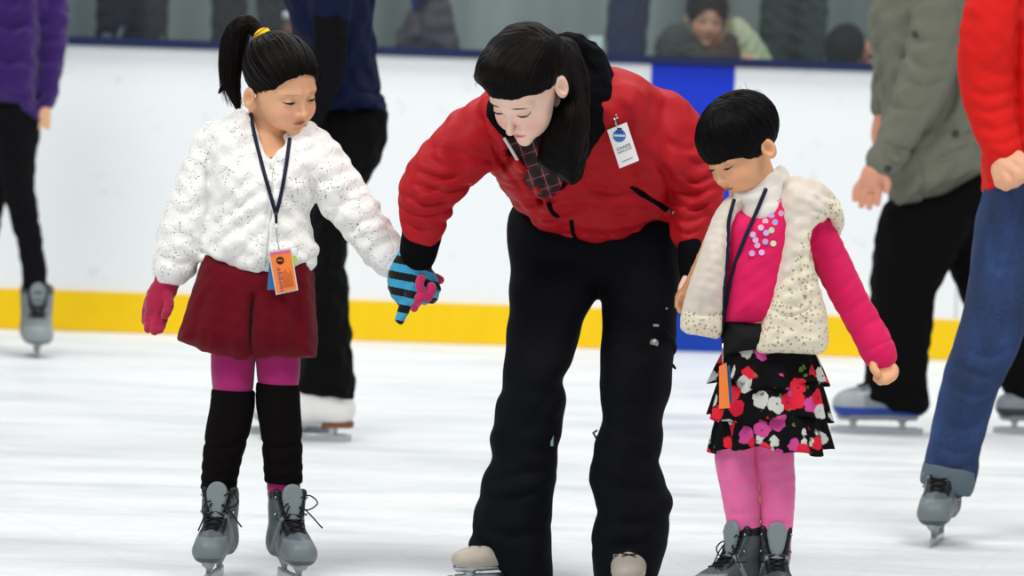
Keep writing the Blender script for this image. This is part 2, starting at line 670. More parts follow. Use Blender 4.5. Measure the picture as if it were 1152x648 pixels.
# curved blade cuts
lines = None
for k, (ang, scl) in enumerate(((0.35, 1.3), (-0.5, 1.1), (1.2, 0.9))):
    vv = t.obj((1, 1, 1), (0, 0, ang))
    w = t.n('ShaderNodeTexWave', {'Vector': vv, 'Scale': scl, 'Distortion': 7.0 + 3 * k, 'Detail': 1.5, 'Detail Scale': 0.35})
    l = t.ramp(w.outputs[0], [(0.985, (0, 0, 0)), (0.998, (1, 1, 1))])
    lines = l if lines is None else t.math('MAXIMUM', lines, l)
c = t.mix(t.math('MULTIPLY', lines, 0.18), c, (0.62, 0.70, 0.75))
rgh = t.ramp(n1, [(0.35, (0.34,) * 3), (0.6, (0.55,) * 3)])
t.set(Base_Color=c, Roughness=rgh)
t.b.inputs['Specular IOR Level'].default_value = 0.22
t.b.inputs['IOR'].default_value = 1.31
h = t.math('ADD', t.math('MULTIPLY', n2, 0.5), t.math('MULTIPLY', spk, 0.4))
t.bump(h, 0.35, 0.004)
ICE = t.m
V, Fc = box_geo((60, YB + 12, 0.3))
struct(mk('floor', V + np.array([0, (YB - 12) / 2, -0.15]), Fc, ICE, None, (0, 0, 0), smooth=False))

t = NT('board_white')
nz = t.n('ShaderNodeTexNoise', {'Vector': t.obj((1, 1, 1)), 'Scale': 7.0, 'Detail': 5.0, 'Roughness': 0.7}).outputs[0]
sm_ = t.ramp(nz, [(0.62, (0.86, 0.89, 0.91)), (0.76, (0.66, 0.71, 0.75))])
t.set(Base_Color=sm_, Roughness=0.35)
BW = t.m
YEL = mat('kick_yellow', 'F6CB00', 0.4, bscale=30, bstr=0.1, var=0.05)
BLU = mat('panel_blue', '1436C4', 0.35)
BLK = mat('kick_blue', '0A3CA8', 0.4)
NVY = mat('rail_navy', '1A2750', 0.4)
struct(box('wall_back', (0, YB + 0.06, 0.575), (60, 0.12, 1.15), BW))
struct(box('baseboard_back', (0, YB - 0.004, 0.08), (60, 0.02, 0.162), YEL, bev=0.004))
struct(box('trim_1', (0, YB + 0.05, 1.160), (60, 0.17, 0.034), NVY, bev=0.008))
xa, xb = PW(733, 75, YB)[0], PW(827, 78, YB)[0]
struct(box('trim_2', ((xa + xb) / 2, YB + 0.055, 0.575), (xb - xa, 0.122, 1.142), BLU))
struct(box('trim_3', ((xa + xb) / 2, YB - 0.006, 0.08), (xb - xa, 0.022, 0.166), BLK))
SEAM = mat('seam', '8C949C', 0.6)
for i, px in enumerate((1076,)):
    xs = PW(px, 330, YB)[0]
    struct(box('trim_%d' % (4 + i), (xs, YB - 0.0005, 0.655), (0.004, 0.003, 0.975), SEAM))

t = NT('acrylic_glass')
out = t.t.nodes['Material Output']
tr = t.n('ShaderNodeBsdfTransparent', {'Color': (0.90, 0.94, 0.94, 1)})
gl = t.n('ShaderNodeBsdfGlossy', {'Roughness': 0.08})
df = t.n('ShaderNodeBsdfDiffuse', {'Color': (0.8, 0.85, 0.86, 1)})
m1 = t.n('ShaderNodeMixShader', {0: 0.03, 1: tr.outputs[0], 2: gl.outputs[0]})
m2 = t.n('ShaderNodeMixShader', {0: 0.014, 1: m1.outputs[0], 2: df.outputs[0]})
t.link(m2.outputs[0], out.inputs[0])
GLS = t.m
for i, (x0, x1) in enumerate(((-8.0, -3.6), (-3.59, -0.66), (-0.65, 1.74), (1.75, 4.2), (4.21, 8))):
    struct(box('window_%d' % (i + 1), ((x0 + x1) / 2, YB + 0.06, 1.175 + 0.8), (x1 - x0, 0.012, 1.6), GLS))

t = NT('stand_wall_grey')
nz = t.n('ShaderNodeTexNoise', {'Vector': t.obj((1.6, 1, 0.15)), 'Scale': 1.6, 'Detail': 2.0}).outputs[0]
cc = t.ramp(nz, [(0.35, (0.13, 0.155, 0.16)), (0.65, (0.34, 0.39, 0.38))])
t.set(Base_Color=cc, Roughness=0.7)
SW = t.m
struct(box('wall_stands', (0, 10.9, 2.5), (40, 0.2, 3.4), SW))
struct(box('floor_stands', (0, 9.0, 0.58), (40, 3.75, 1.0), mat('stand_floor', '6F7A7C', 0.7, bscale=20, var=0.1)))
# ------------------------------------------------------------------ heads, skates, shared cloth
SKIN_BUMP = dict(rough=0.5, bscale=180, bstr=0.08, bdist=0.0006, attr=True, sss=0.12, spec=0.35)
SKIN = mat('skin', None, **SKIN_BUMP)
HAIRB = mat('hair_black', '030203', 0.55, bscale=90, bstr=0.25, bdist=0.001, stretch=(1, 1, 0.25), spec=0.08)
HAIRD = mat('hair_dark_brown', '080504', 0.55, bscale=90, bstr=0.25, bdist=0.001, stretch=(1, 1, 0.25), spec=0.08)
STRAND = mat('hair_strand', '100A07', 0.45, spec=0.16)
STRANDB = mat('hair_strand_black', '050404', 0.45, spec=0.12)


class Head:
    """adult-sized local head facing -Y, origin between the ears at eye level, placed by centre / rotation / scale"""
    def __init__(self, c, R, s, child=0.0, noselen=1.0, lips=1.0, eard=0.0):
        self.eard = eard
        self.c = np.asarray(c, float); self.R = np.asarray(R); self.s = s; self.ch = child; self.nl = noselen; self.lp = lips

    def loc(self, p):
        return ((p - self.c) @ self.R) / self.s

    def wld(self, q):
        return self.c + (np.asarray(q, float) * self.s) @ self.R.T

    def face(self, p):
        ch, nl = self.ch, self.nl
        q = p.copy(); q[:, 0] = np.abs(q[:, 0])
        zf = 1.0 - 0.14 * ch
        q[:, 2] = np.where(q[:, 2] < 0, q[:, 2] / zf, q[:, 2])
        p = np.stack([p[:, 0], p[:, 1], q[:, 2]], 1)
        d = E(q, (0, 0.014, 0.036), (0.076, 0.098, 0.082))
        d = smin(d, E(q, (0, -0.020, -0.022), (0.062 + 0.004 * ch, 0.070, 0.074)), 0.03)
        d = smin(d, E(q, (0, -0.044, -0.072), (0.043 + 0.005 * ch, 0.042, 0.036)), 0.035)
        d = smin(d, E(q, (0.030, -0.062, -0.040), (0.026, 0.026, 0.030)), 0.02)       # cheeks
        d = smin(d, E(q, (0, -0.080, -0.098), (0.016, 0.013, 0.012)), 0.018)           # chin
        d = smin(d, RC(q, (0.010, -0.083, 0.018), (0.045, -0.066, 0.016), 0.008, 0.006), 0.014)   # brow ridge
        d = smax(d, -E(q, (0.030, -0.101, -0.001), (0.019, 0.013, 0.010)), 0.014)      # sockets
        d = smin(d, E(q, (0.0305, -0.0745, -0.0015), (0.0145, 0.0135, 0.0120)), 0.004)   # lids over the eye
        ty = -0.093 - 0.016 * nl
        d = smin(d, RC(q, (0, -0.086, 0.004), (0, ty + 0.002, -0.030), 0.006, 0.0075), 0.010)   # nose
        d = smin(d, E(q, (0, ty, -0.0345), (0.0095, 0.009, 0.0078)), 0.006)
        d = smin(d, E(q, (0.0125, -0.0925, -0.0375), (0.0068, 0.009, 0.0068)), 0.006)
        d = smax(d, -E(q, (0.0065, -0.100, -0.0445), (0.0035, 0.005, 0.0028)), 0.003)
        d = smax(d, -E(q, (0, -0.100, -0.052), (0.0035, 0.008, 0.006)), 0.005)         # philtrum
        lw = 0.0125 + 0.0025 * self.lp
        d = smin(d, E(q, (0.005, -0.0885, -0.0615), (lw, 0.0080, 0.0040)), 0.005)  # upper lip
        d = smin(d, E(q, (0, -0.0875, -0.0695), (lw * 0.9, 0.0085, 0.0050)), 0.005)      # lower lip
        w = lw + 0.006
        d = smax(d, -RC(q, (0, -0.0985, -0.0652), (w, -0.088, -0.0640), 0.0016, 0.0008), 0.002)
        d = smax(d, -E(q, (0, -0.098, -0.0805), (0.014, 0.006, 0.0035)), 0.008)
        # ears
        e = p.copy(); e[:, 0] = np.abs(e[:, 0]); e[:, 2] += self.eard
        ear = E(e, (0.081, 0.016, -0.010), (0.0105, 0.021, 0.032))
        ear = smax(ear, -E(e, (0.0925, 0.011, -0.005), (0.0140, 0.0125, 0.0215)), 0.002)
        d = smin(d, ear, 0.005)
        return d

    def add(self, sdf, k=0.02):
        c = self.c.astype(f4); R = self.R.astype(f4); s = f4(self.s)
        m = 0.15 * self.s
        sdf.add(lambda p: self.face(((p - c) @ R) / s) * s, self.c - m, self.c + m, 'u', k)
        return sdf

    def color(self, base='E8B48F', lip='B8524A', blush='E59A80', dark='B98264', nf=None, lipamt=1.0):
        base, lip, blush, dark = srgb(base), srgb(lip), srgb(blush), srgb(dark)

        def fn(V):
            q = self.loc(V); x = np.abs(q[:, 0]); zf = 1.0 - 0.14 * self.ch
            z = np.where(q[:, 2] < 0, q[:, 2] / zf, q[:, 2]); y = q[:, 1]
            c = np.repeat(base[None], len(V), 0)
            def blend(c, col, a): return c * (1 - a[:, None]) + col * a[:, None]
            b = np.exp(-(((x - 0.040) / 0.020) ** 2 + ((z + 0.036) / 0.018) ** 2)) * (y < -0.03)
            c = blend(c, blush, 0.7 * b)
            b = np.exp(-((x / 0.012) ** 2 + ((z + 0.036) / 0.01) ** 2)) * (y < -0.085)
            c = blend(c, blush, 0.4 * b)
            b = np.exp(-(((x - 0.0305) / 0.017) ** 2 + ((z - 0.002) / 0.009) ** 2)) * (y < -0.05)
            c = blend(c, dark, 0.30 * b)
            zc = -0.0652; lw = 0.0175 + 0.003 * self.lp; half = (0.0062 + 0.0018 * self.lp) * np.clip(1 - (x / lw) ** 2, 0, 1) ** 0.6
            m = np.clip((half - np.abs(z - zc)) / 0.0018, 0, 1) * (y < -0.07) * (x < lw)
            c = blend(c, lip, m * lipamt)
            m = np.clip((0.0012 - np.abs(z - zc + 0.0)) / 0.0008, 0, 1) * (y < -0.07) * (x < lw)
            c = blend(c, lip * 0.25, m * 0.8)
            return c
        return fn

    def proj(self, xz, y0=-0.16, off=0.0):
        """march +Y in the local frame to the face"""
        p = np.array([[a[0], y0, a[1]] for a in xz], f4)
        for _ in range(60):
            p[:, 1] += np.clip(self.face(p), -0.004, 0.02) * 0.7
        p[:, 1] -= off
        return p

    def brows(self, body, m, th=0.0026, z=0.0225, x0=0.014, x1=0.050, arch=0.005, slope=-0.12):
        for sgn in (1, -1):
            xs = np.linspace(x0, x1, 9)
            zz = z + arch * np.sin(0.5 + (xs - x0) / (x1 - x0) * 2.3) + slope * (xs - x0)
            q = self.proj([(sgn * a, b) for a, b in zip(xs, zz)], off=-0.0003)
            tubes('eyebrow', [(self.wld(q), [th * 0.2 * self.s, th * 0.9 * self.s, th * self.s, th * 0.8 * self.s, 0.0004], 0.5)], m, body)

    def eyes(self, body, lash, openness=0.5, gaze=0.0, white=True, iris='170D08'):
        """almond opening on the lid ball: white, dark iris, lash line and lid crease"""
        EW = mat('eye_white', '75696A', 0.4)
        IR = mat('iris_' + iris, iris, 0.4, spec=0.2)
        for sgn in (1, -1):
            lines = []
            xs = np.linspace(0.0175, 0.0445, 13)
            tt = (xs - xs[0]) / (xs[-1] - xs[0])
            up = -0.0035 + 0.0058 * openness * np.sin(np.pi * tt ** 0.9) + 0.0012 * tt
            lo = -0.0045 - 0.0034 * np.sin(np.pi * tt) + 0.0018 * tt
            Q = self.proj([(sgn * a, b) for a, b in zip(xs, up)], off=0.0003)
            lines.append((self.wld(Q), np.array([0.0006, 0.0013, 0.0016, 0.0017, 0.0009]) * self.s, 0.8))
            tail = self.proj([(sgn * 0.0445, up[-1]), (sgn * 0.047, up[-1] + 0.0002)], off=0.0012)
            lines.append((self.wld(tail), [0.0012 * self.s, 0.0003 * self.s]))
            for a in (4, 6, 8, 10, 11):
                p0 = Q[a]
                lines.append((self.wld([p0, p0 + np.array([sgn * 0.0005 * (a - 6), -0.0022, -0.0012]), p0 + np.array([sgn * 0.0008 * (a - 6), -0.0040, -0.0010])]), [0.0006 * self.s, 0.0002 * self.s]))
            eb = None
            if openness > 0.15:
                k = 9
                V = []; Fc = []
                for t_ in np.linspace(0, 1, k):
                    zz = up * (1 - t_) + lo * t_
                    V.append(self.proj([(sgn * a, b) for a, b in zip(xs, zz)], off=0.0001))
                V = np.vstack(V); n = len(xs)
                for i in range(k - 1):
                    for j in range(n - 1):
                        Fc.append((i * n + j, i * n + j + 1, (i + 1) * n + j + 1, (i + 1) * n + j))
                nv = len(V)
                # shallow shell with thickness, seated in the lids
                V2 = V + np.array([0, 0.004, 0])
                Vf = np.vstack([V, V2]); Ff = Fc + [tuple(v + nv for v in f[::-1]) for f in Fc]
                eb = mk('eyeball', self.wld(Vf), Ff, EW, body, self.c)
                ic = self.proj([(sgn * 0.0305 + gaze, float(np.interp(0.5, tt, (up * 0.62 + lo * 0.38))))], off=0.0)[0]
                th = np.linspace(0, 2 * np.pi, 16, endpoint=False)
                dz = 0.0036 * max(openness, 0.45)
                ring = self.proj([(ic[0] + 0.0066 * math.cos(a), ic[2] + dz * math.sin(a)) for a in th], off=0.0008)
                VV = np.vstack([ring, ic[None] + [[0, -0.0012, 0]]])
                mk('iris', self.wld(VV), [(i, (i + 1) % 16, 16) for i in range(16)], IR, eb, self.c)
            tubes('eyelashes', lines, lash, body, 5)

    def cap(self, thick=0.008, zl=None, earclear=0.022, k=0.004, extra=None, xtemple=0.0, front=0.0):
        """local hair shell: kept above the hairline zl(y)"""
        ys = np.array([a[0] for a in zl]); zs = np.array([a[1] for a in zl])

        def fn(q):
            d = E(q, (0, 0.016, 0.038), (0.076 + thick, 0.099 + thick, 0.083 + thick * 0.7))
            x = np.abs(q[:, 0])
            h = np.interp(q[:, 1], ys, zs) - xtemple * np.minimum(x / 0.07, 1.1) ** 2 + 0.0007 * np.sin(q[:, 0] * 420 + 1) + 0.0006 * np.sin(q[:, 0] * 950 + q[:, 1] * 700)
            d = smax(d, (h - q[:, 2]).astype(f4) * 0.75, k)
            if earclear:
                e = q.copy(); e[:, 0] = x
                d = smax(d, -E(e, (0.088, 0.014, -0.012), (0.03, earclear, earclear * 1.45)), k)
            return d.astype(f4)
        return fn

    def addfn(self, sdf, fn, mode='u', k=0.0, m=0.17):
        c = self.c.astype(f4); R = self.R.astype(f4); s = f4(self.s); m = m * self.s
        sdf.add(lambda p: fn(((p - c) @ R) / s) * s, self.c - m, self.c + m, mode, k)
        return sdf


def local_mesh(name, sdf, h, m, parent, M, color=None):
    """mesh an sdf given in a local frame, place with M = (R, origin)"""
    V, Fc = sdf.mesh(h)
    cols = None if color is None else color(V)
    Vw = V @ M[0].T + M[1]
    return mk(name, Vw, Fc, m, parent, M[1], cols)


STEEL = mat('blade_steel', 'B9BEC2', 0.22, metal=1.0)
PLAST = mat('holder_grey', '9AA0A2', 0.4)
LACE = mat('lace_black', '14171A', 0.8)
METAL = mat('hook_metal', 'B4B6B5', 0.3, metal=1.0)


def skate(parent, pos, yaw, L=0.19, pitch=0.0, roll=0.0, kind='rental', lacecol=None, hh=0.15, hb=0.055, w=1.0, loop=0, cols=None, hooks=True, zs=1.0):
    """pos: point on the ice under the boot centre; toe points along local +X. kind rental | figure | hockey"""
    R = np.array(Matrix.Rotation(math.radians(yaw), 3, 'Z') @ Matrix.Rotation(math.radians(pitch), 3, 'Y') @ Matrix.Rotation(math.radians(roll), 3, 'X'))
    R = R @ np.diag([1.0, 1.0, zs])
    M = (R, np.asarray(pos, float))
    z0 = hb                                    # sole height
    s = Sdf(); u = L / 0.19
    hw = 0.031 * u * w
    wz = min(w, 1.0)
    s.chain([(-0.075 * u, 0, z0 + 0.026 * u * wz), (-0.03 * u, 0, z0 + 0.03 * u * wz), (0.03 * u, 0, z0 + 0.026 * u * wz), (0.066 * u, 0, z0 + 0.021 * u * wz)],
            [hw * 0.92, hw * 0.92, hw * 1.06, hw * 0.98], kin=0.02)
    s.chain([(-0.060 * u, 0, z0 + 0.03 * u), (-0.058 * u, 0, z0 + 0.075 * u), (-0.052 * u, 0, z0 + hh - 0.022 * u)],
            [hw * 0.98, hw * 1.02, hw * 1.22], k=0.03 * u, kin=0.02)
    s.chain([(0.012 * u, 0, z0 + 0.045 * u), (-0.030 * u, 0, z0 + 0.085 * u)], [hw * 0.72, hw * 0.82], k=0.03 * u)
    s.plane((0, 0, z0), (0, 0, -1), 0.004)
    s.plane((-0.052 * u, 0, z0 + hh - 0.006), (0.25, 0, 1), 0.005)
    # collar opening
    s.cone((-0.050 * u, 0, z0 + hh - 0.03 * u), (-0.045 * u, 0, z0 + hh + 0.05), hw * 0.72, hw * 1.0, 0.004, mode='s')
    if kind != 'figure':
        for sg in (1, -1):                     # lace facings
            s.chain([(0.030 * u, sg * 0.014 * u, z0 + 0.056 * u), (-0.004 * u, sg * 0.020 * u, z0 + 0.083 * u), (-0.024 * u, sg * 0.026 * u, z0 + hh * 0.78), (-0.030 * u, sg * 0.029 * u, z0 + hh - 0.012 * u)],
                    [0.0045 * u, 0.006 * u, 0.007 * u, 0.009 * u], k=0.006)
        s.ell((0.072 * u, 0, z0 + 0.020 * u), (0.026 * u, hw * 1.05, 0.026 * u), k=0.008)
    C = cols or {'rental': ('565F64', '1C2022', '717B80', '4E565A'), 'figure': ('DCD9D2', 'DCD9D2', 'E6E3DC', 'DCD9D2'), 'hockey': ('868D93', '3B434A', 'B8BDC0', '2746A0')}[kind]
    cm, cd, ct, cs = [srgb(x) for x in C]

    def color(V):
        x, y, z = V[:, 0] / u, np.abs(V[:, 1]) / u, (V[:, 2] - z0) / u
        c = np.repeat(cm[None], len(V), 0)
        if kind == 'figure':
            return c
        hz = hh / u
        ridge = (y < 0.026 + 0.10 * np.clip(z - 0.09, 0, 1)) & (x > -0.036 - 0.0 * z) & (z > 0.040) & (x < 0.042)
        cuff = (z > hz - 0.026)
        c[(x > 0.036) & (z < 0.05)] = ct
        c[ridge] = cd
        c[cuff] = cd
        band = np.abs(y - 0.024 - 0.25 * (z - 0.03)) < 0.0035
        c[band & (x > 0.0) & (x < 0.05) & (z > 0.01) & (z < 0.05)] = ct * 1.15
        wedge = (np.abs(x + 0.03 - (z - 0.03) * 0.5) < 0.006) & (z > 0.012) & (z < 0.09)
        c[wedge] = ct
        c[(z < (0.017 if kind == 'hockey' else 0.008))] = cs
        return c
    boot = local_mesh('ice_skate', s, 0.0022 if u < 1.25 else 0.003, mat('boot_leather', None, 0.42, attr=True, bscale=160, bstr=0.12, bdist=0.0006), parent, M, color)
    # blade holder
    hsd = Sdf()
    hsd.chain([(-0.078 * u, 0, z0 - 0.002), (0.078 * u, 0, z0 - 0.002)], [0.010 * u, 0.012 * u])
    for xx in (-0.052, 0.052):
        hsd.chain([(xx * u, 0, z0 + 0.002), (xx * u * 1.02, 0, 0.022)], [0.011 * u, 0.0045 * u], k=0.012, kin=0.002)
    hsd.chain([(-0.085 * u, 0, 0.020), (0.088 * u, 0, 0.020)], [0.0038, 0.0038], k=0.01)
    local_mesh('blade_holder', hsd, 0.002, PLAST if kind != 'figure' else STEEL, boot, M)
    # blade: thin curved steel runner
    n = 28; xs = np.linspace(-0.098 * u, 0.102 * u, n)
    bot = 0.0 + 0.012 * np.clip(np.abs(xs / (0.10 * u)) - 0.72, 0, 1) ** 1.5 * 6 * 0.2
    top = np.full(n, 0.022)
    V = []
    for yy in (-0.0016, 0.0016):
        V += [(x, yy, b) for x, b in zip(xs, bot)] + [(x, yy, tt) for x, tt in zip(xs, top)]
    Fc = []
    for i in range(n - 1):
        a = i; b = i + 1
        Fc += [(a, b, b + n, a + n), (2 * n + a, 3 * n + a, 3 * n + b, 2 * n + b), (a, 2 * n + a, 2 * n + b, b), (a + n, b + n, 3 * n + b, 3 * n + a)]
    Fc += [(0, n, 3 * n, 2 * n), (n - 1, 3 * n - 1, 4 * n - 1, 2 * n - 1)]
    mk('blade', np.array(V) @ R.T + M[1], Fc, STEEL, boot, M[1], smooth=False)
    if kind == 'figure':
        hs = Sdf(); hs.chain([(-0.078 * u, 0, z0 - 0.004), (-0.050 * u, 0, z0 - 0.004)], [hw * 0.8, hw * 0.7]); hs.plane((0, 0, z0 + 0.003), (0, 0, 1)); hs.plane((0, 0, z0 - 0.016), (0, 0, -1))
        local_mesh('heel', hs, 0.0025, mat('heel_wood', '7A4A2C', 0.5), boot, M)
    else:
        # tongue
        ts = Sdf()
        ts.chain([(-0.010 * u, 0, z0 + hh * 0.62), (-0.012 * u, 0, z0 + hh * 0.85), (-0.010 * u, 0, z0 + hh * 0.92)], [0.015 * u, 0.0215 * u, 0.021 * u])
        ts.plane((-0.004 * u, 0, z0 + hh), (1, 0, 0.12), 0.003); ts.plane((-0.016 * u, 0, z0 + hh), (-1, 0, -0.12), 0.003)
        local_mesh('tongue', ts, 0.002, mat('tongue_grey_%s' % kind, '7C868A', 0.55, bscale=120, bstr=0.2), boot, M)
    # laces
    lc = LACE if lacecol is None else lacecol
    lines = []
    N = 6
    for i in range(N):
        a = i / (N - 1)
        xc = 0.036 - 0.058 * a; zc = 0.052 + 0.060 * a
        xn = 0.036 - 0.058 * (a + 0.15); zn = 0.052 + 0.060 * (a + 0.15)
        wd = 0.014 + 0.010 * a
        for sg in (1, -1):
            st = np.array([[xc, sg * wd, zc], [(xc + xn) / 2, 0, (zc + zn) / 2], [xn, -sg * wd * 1.02, zn]]) * u + [0, 0, z0]
            st = catmull(st, 4)
            D = np.array([-0.72, 0, -0.70])
            st = s.hitdir(st - D * 0.05 * u, D, off=0.0018 * u, mx=0.09 * u)
            lines.append((st, 0.0021 * u, 0.7))
    if loop:
        rs = random.Random(loop)
        b0 = np.array([-0.012, 0, 0.118]) * u + [0, 0, z0]
        sg = 1 if loop % 2 else -1
        ln = 0.050 * u
        for q, (dy, dz) in enumerate(((1.0, 0.05), (-0.55, -0.35))):
            e = b0 + np.array([0.022 * u, sg * dy * ln, dz * ln])
            m1 = b0 + np.array([0.016 * u, sg * dy * ln * 0.6, (dz + 0.32) * ln])
            m2 = b0 + np.array([0.020 * u, sg * dy * ln * 0.55, (dz - 0.30) * ln])
            lines.append((catmull([b0, m1, e, m2, b0 + [0.004, 0, -0.003]], 6), 0.0017 * u))
            e2 = b0 + np.array([0.03 * u, sg * dy * ln * 1.2, -1.25 * ln * (0.8 if q == 0 else 1.0)])
            lines.append((catmull([b0, b0 + np.array([0.018 * u, sg * dy * ln * 0.5, -0.25 * ln]), e2], 6), 0.0017 * u))
        lines.append(([b0 + [0, -0.006 * u, 0], b0 + [0.006 * u, 0, 0.002], b0 + [0, 0.006 * u, 0]], 0.005 * u))
    V, Fc = tube_geo(lines, 6)
    mk('lace', V @ R.T + M[1], Fc, lc, boot, M[1])
    # hooks
    if kind != 'figure' and hooks:
        hl = []
        for a in (0.62, 0.86):
            for sg in (1, -1):
                c0 = np.array([-0.026 * u, sg * 0.031 * u, z0 + hh * a])
                hl.append(([c0, c0 + [0.006 * u, sg * 0.003 * u, 0.001], c0 + [0.010 * u, sg * 0.003 * u, 0]], [0.0022 * u, 0.002 * u, 0.0032 * u]))
        for q in hl:
            V, Fc = tube_geo([q], 8)
            mk('lace_hook', V @ R.T + M[1], Fc, METAL, boot, M[1])
    return boot


def fingers(sdf, fig, specs, k=0.003):
    for st in specs:
        p = fig.pts([a[:3] for a in st]); sdf.chain(p, [a[3] * fig.s for a in st], k=k, n=3, kin=0.002)
    return sdf


def chainpx(sdf, fig, st, k=0.0, sy=1.0, mode='u', n=3, kin=None, off=0.0):
    """stations (px,py,dy_m,r_px)"""
    return sdf.chain(fig.pts([a[:3] for a in st]), [a[3] * fig.s - off for a in st], k=k, sy=sy, mode=mode, n=n, kin=kin)


def disc_geo(c, n, r, th, m=14):
    n = np.asarray(n, float); n /= np.linalg.norm(n)
    a = np.cross(n, [0, 0, 1.0]); a /= np.linalg.norm(a) + 1e-9; b = np.cross(n, a)
    V = []
    for q in (0, th):
        for t_ in np.linspace(0, 2 * np.pi, m, endpoint=False):
            V.append(np.asarray(c) + n * q + r * (math.cos(t_) * a + math.sin(t_) * b))
    Fc = [tuple(range(m))[::-1], tuple(range(m, 2 * m))] + [(i, (i + 1) % m, m + (i + 1) % m, m + i) for i in range(m)]
    return np.array(V), Fc


def card(name, fig, quad, dy, th, m, parent=None):
    """thin real card whose front corners are px points (tl,tr,br,bl)"""
    f = np.array([fig.P(a[0], a[1], dy if len(a) < 3 else a[2]) for a in quad])
    n = np.cross(f[1] - f[0], f[3] - f[0]); n /= np.linalg.norm(n)
    if n[1] < 0: n = -n
    V = np.vstack([f, f + n * th])
    return mk(name, V, [(0, 3, 2, 1), (4, 5, 6, 7), (0, 1, 5, 4), (1, 2, 6, 5), (2, 3, 7, 6), (3, 0, 4, 7)], m, parent, f.mean(0), smooth=False), f, n


def text_on(parent, name, s, f, u, v, size, m, align='CENTER', ang=0.0, squash=1.0):
    """text mesh laid on a card f (tl,tr,br,bl) at card coordinates u,v; size in metres"""
    cu = bpy.data.curves.new(name, 'FONT'); cu.body = s; cu.size = size; cu.align_x = align; cu.extrude = 0.0001
    o = bpy.data.objects.new(name, cu); COL.objects.link(o)
    dg = bpy.context.evaluated_depsgraph_get()
    me = bpy.data.meshes.new_from_object(o.evaluated_get(dg))
    bpy.data.objects.remove(o)
    ex = f[1] - f[0]; ey = f[0] - f[3]
    c = f[3] + ex * u + ey * v
    ex = ex / np.linalg.norm(ex); ey = ey / np.linalg.norm(ey); n = np.cross(ex, ey); n /= np.linalg.norm(n)
    if n[1] > 0: n = -n
    V = np.array([v_.co[:] for v_ in me.vertices])
    if len(V) == 0: return
    ca, sa = math.cos(ang), math.sin(ang)
    X = V[:, 0] * squash * ca - V[:, 1] * sa; Y = V[:, 0] * squash * sa + V[:, 1] * ca
    W_ = c + X[:, None] * ex + Y[:, None] * ey + (V[:, 2] + 0.0004)[:, None] * n
    return mk(name, W_, [tuple(p.vertices) for p in me.polygons], m, parent, c, smooth=False)


def fit(b, cloths, exposed):
    """keep the body a few millimetres inside its clothes, except in the exposed regions (centre, radius)"""
    cl = [c.ev for c in cloths]
    ex = [(np.asarray(c, f4), f4(r)) for c, r in exposed]

    def fn(p):
        d = None
        for e in cl:
            v = e(p) + f4(0.006)
            d = v if d is None else np.minimum(d, v)
        for c, r in ex:
            d = np.minimum(d, np.sqrt(((p - c) ** 2).sum(1)) - r)
        return d
    B = np.array([99, 99, 99.])
    b.add(fn, -B, B, 'i', 0.004)
    return b

mat('brow_brown', 'C29675', 0.8); mat('lash', '120B09', 0.6); mat('brow_dark', '3A241C', 0.8); mat('card_orange', 'F5823A', 0.5); mat('card_blue', '2E6A9E', 0.5)
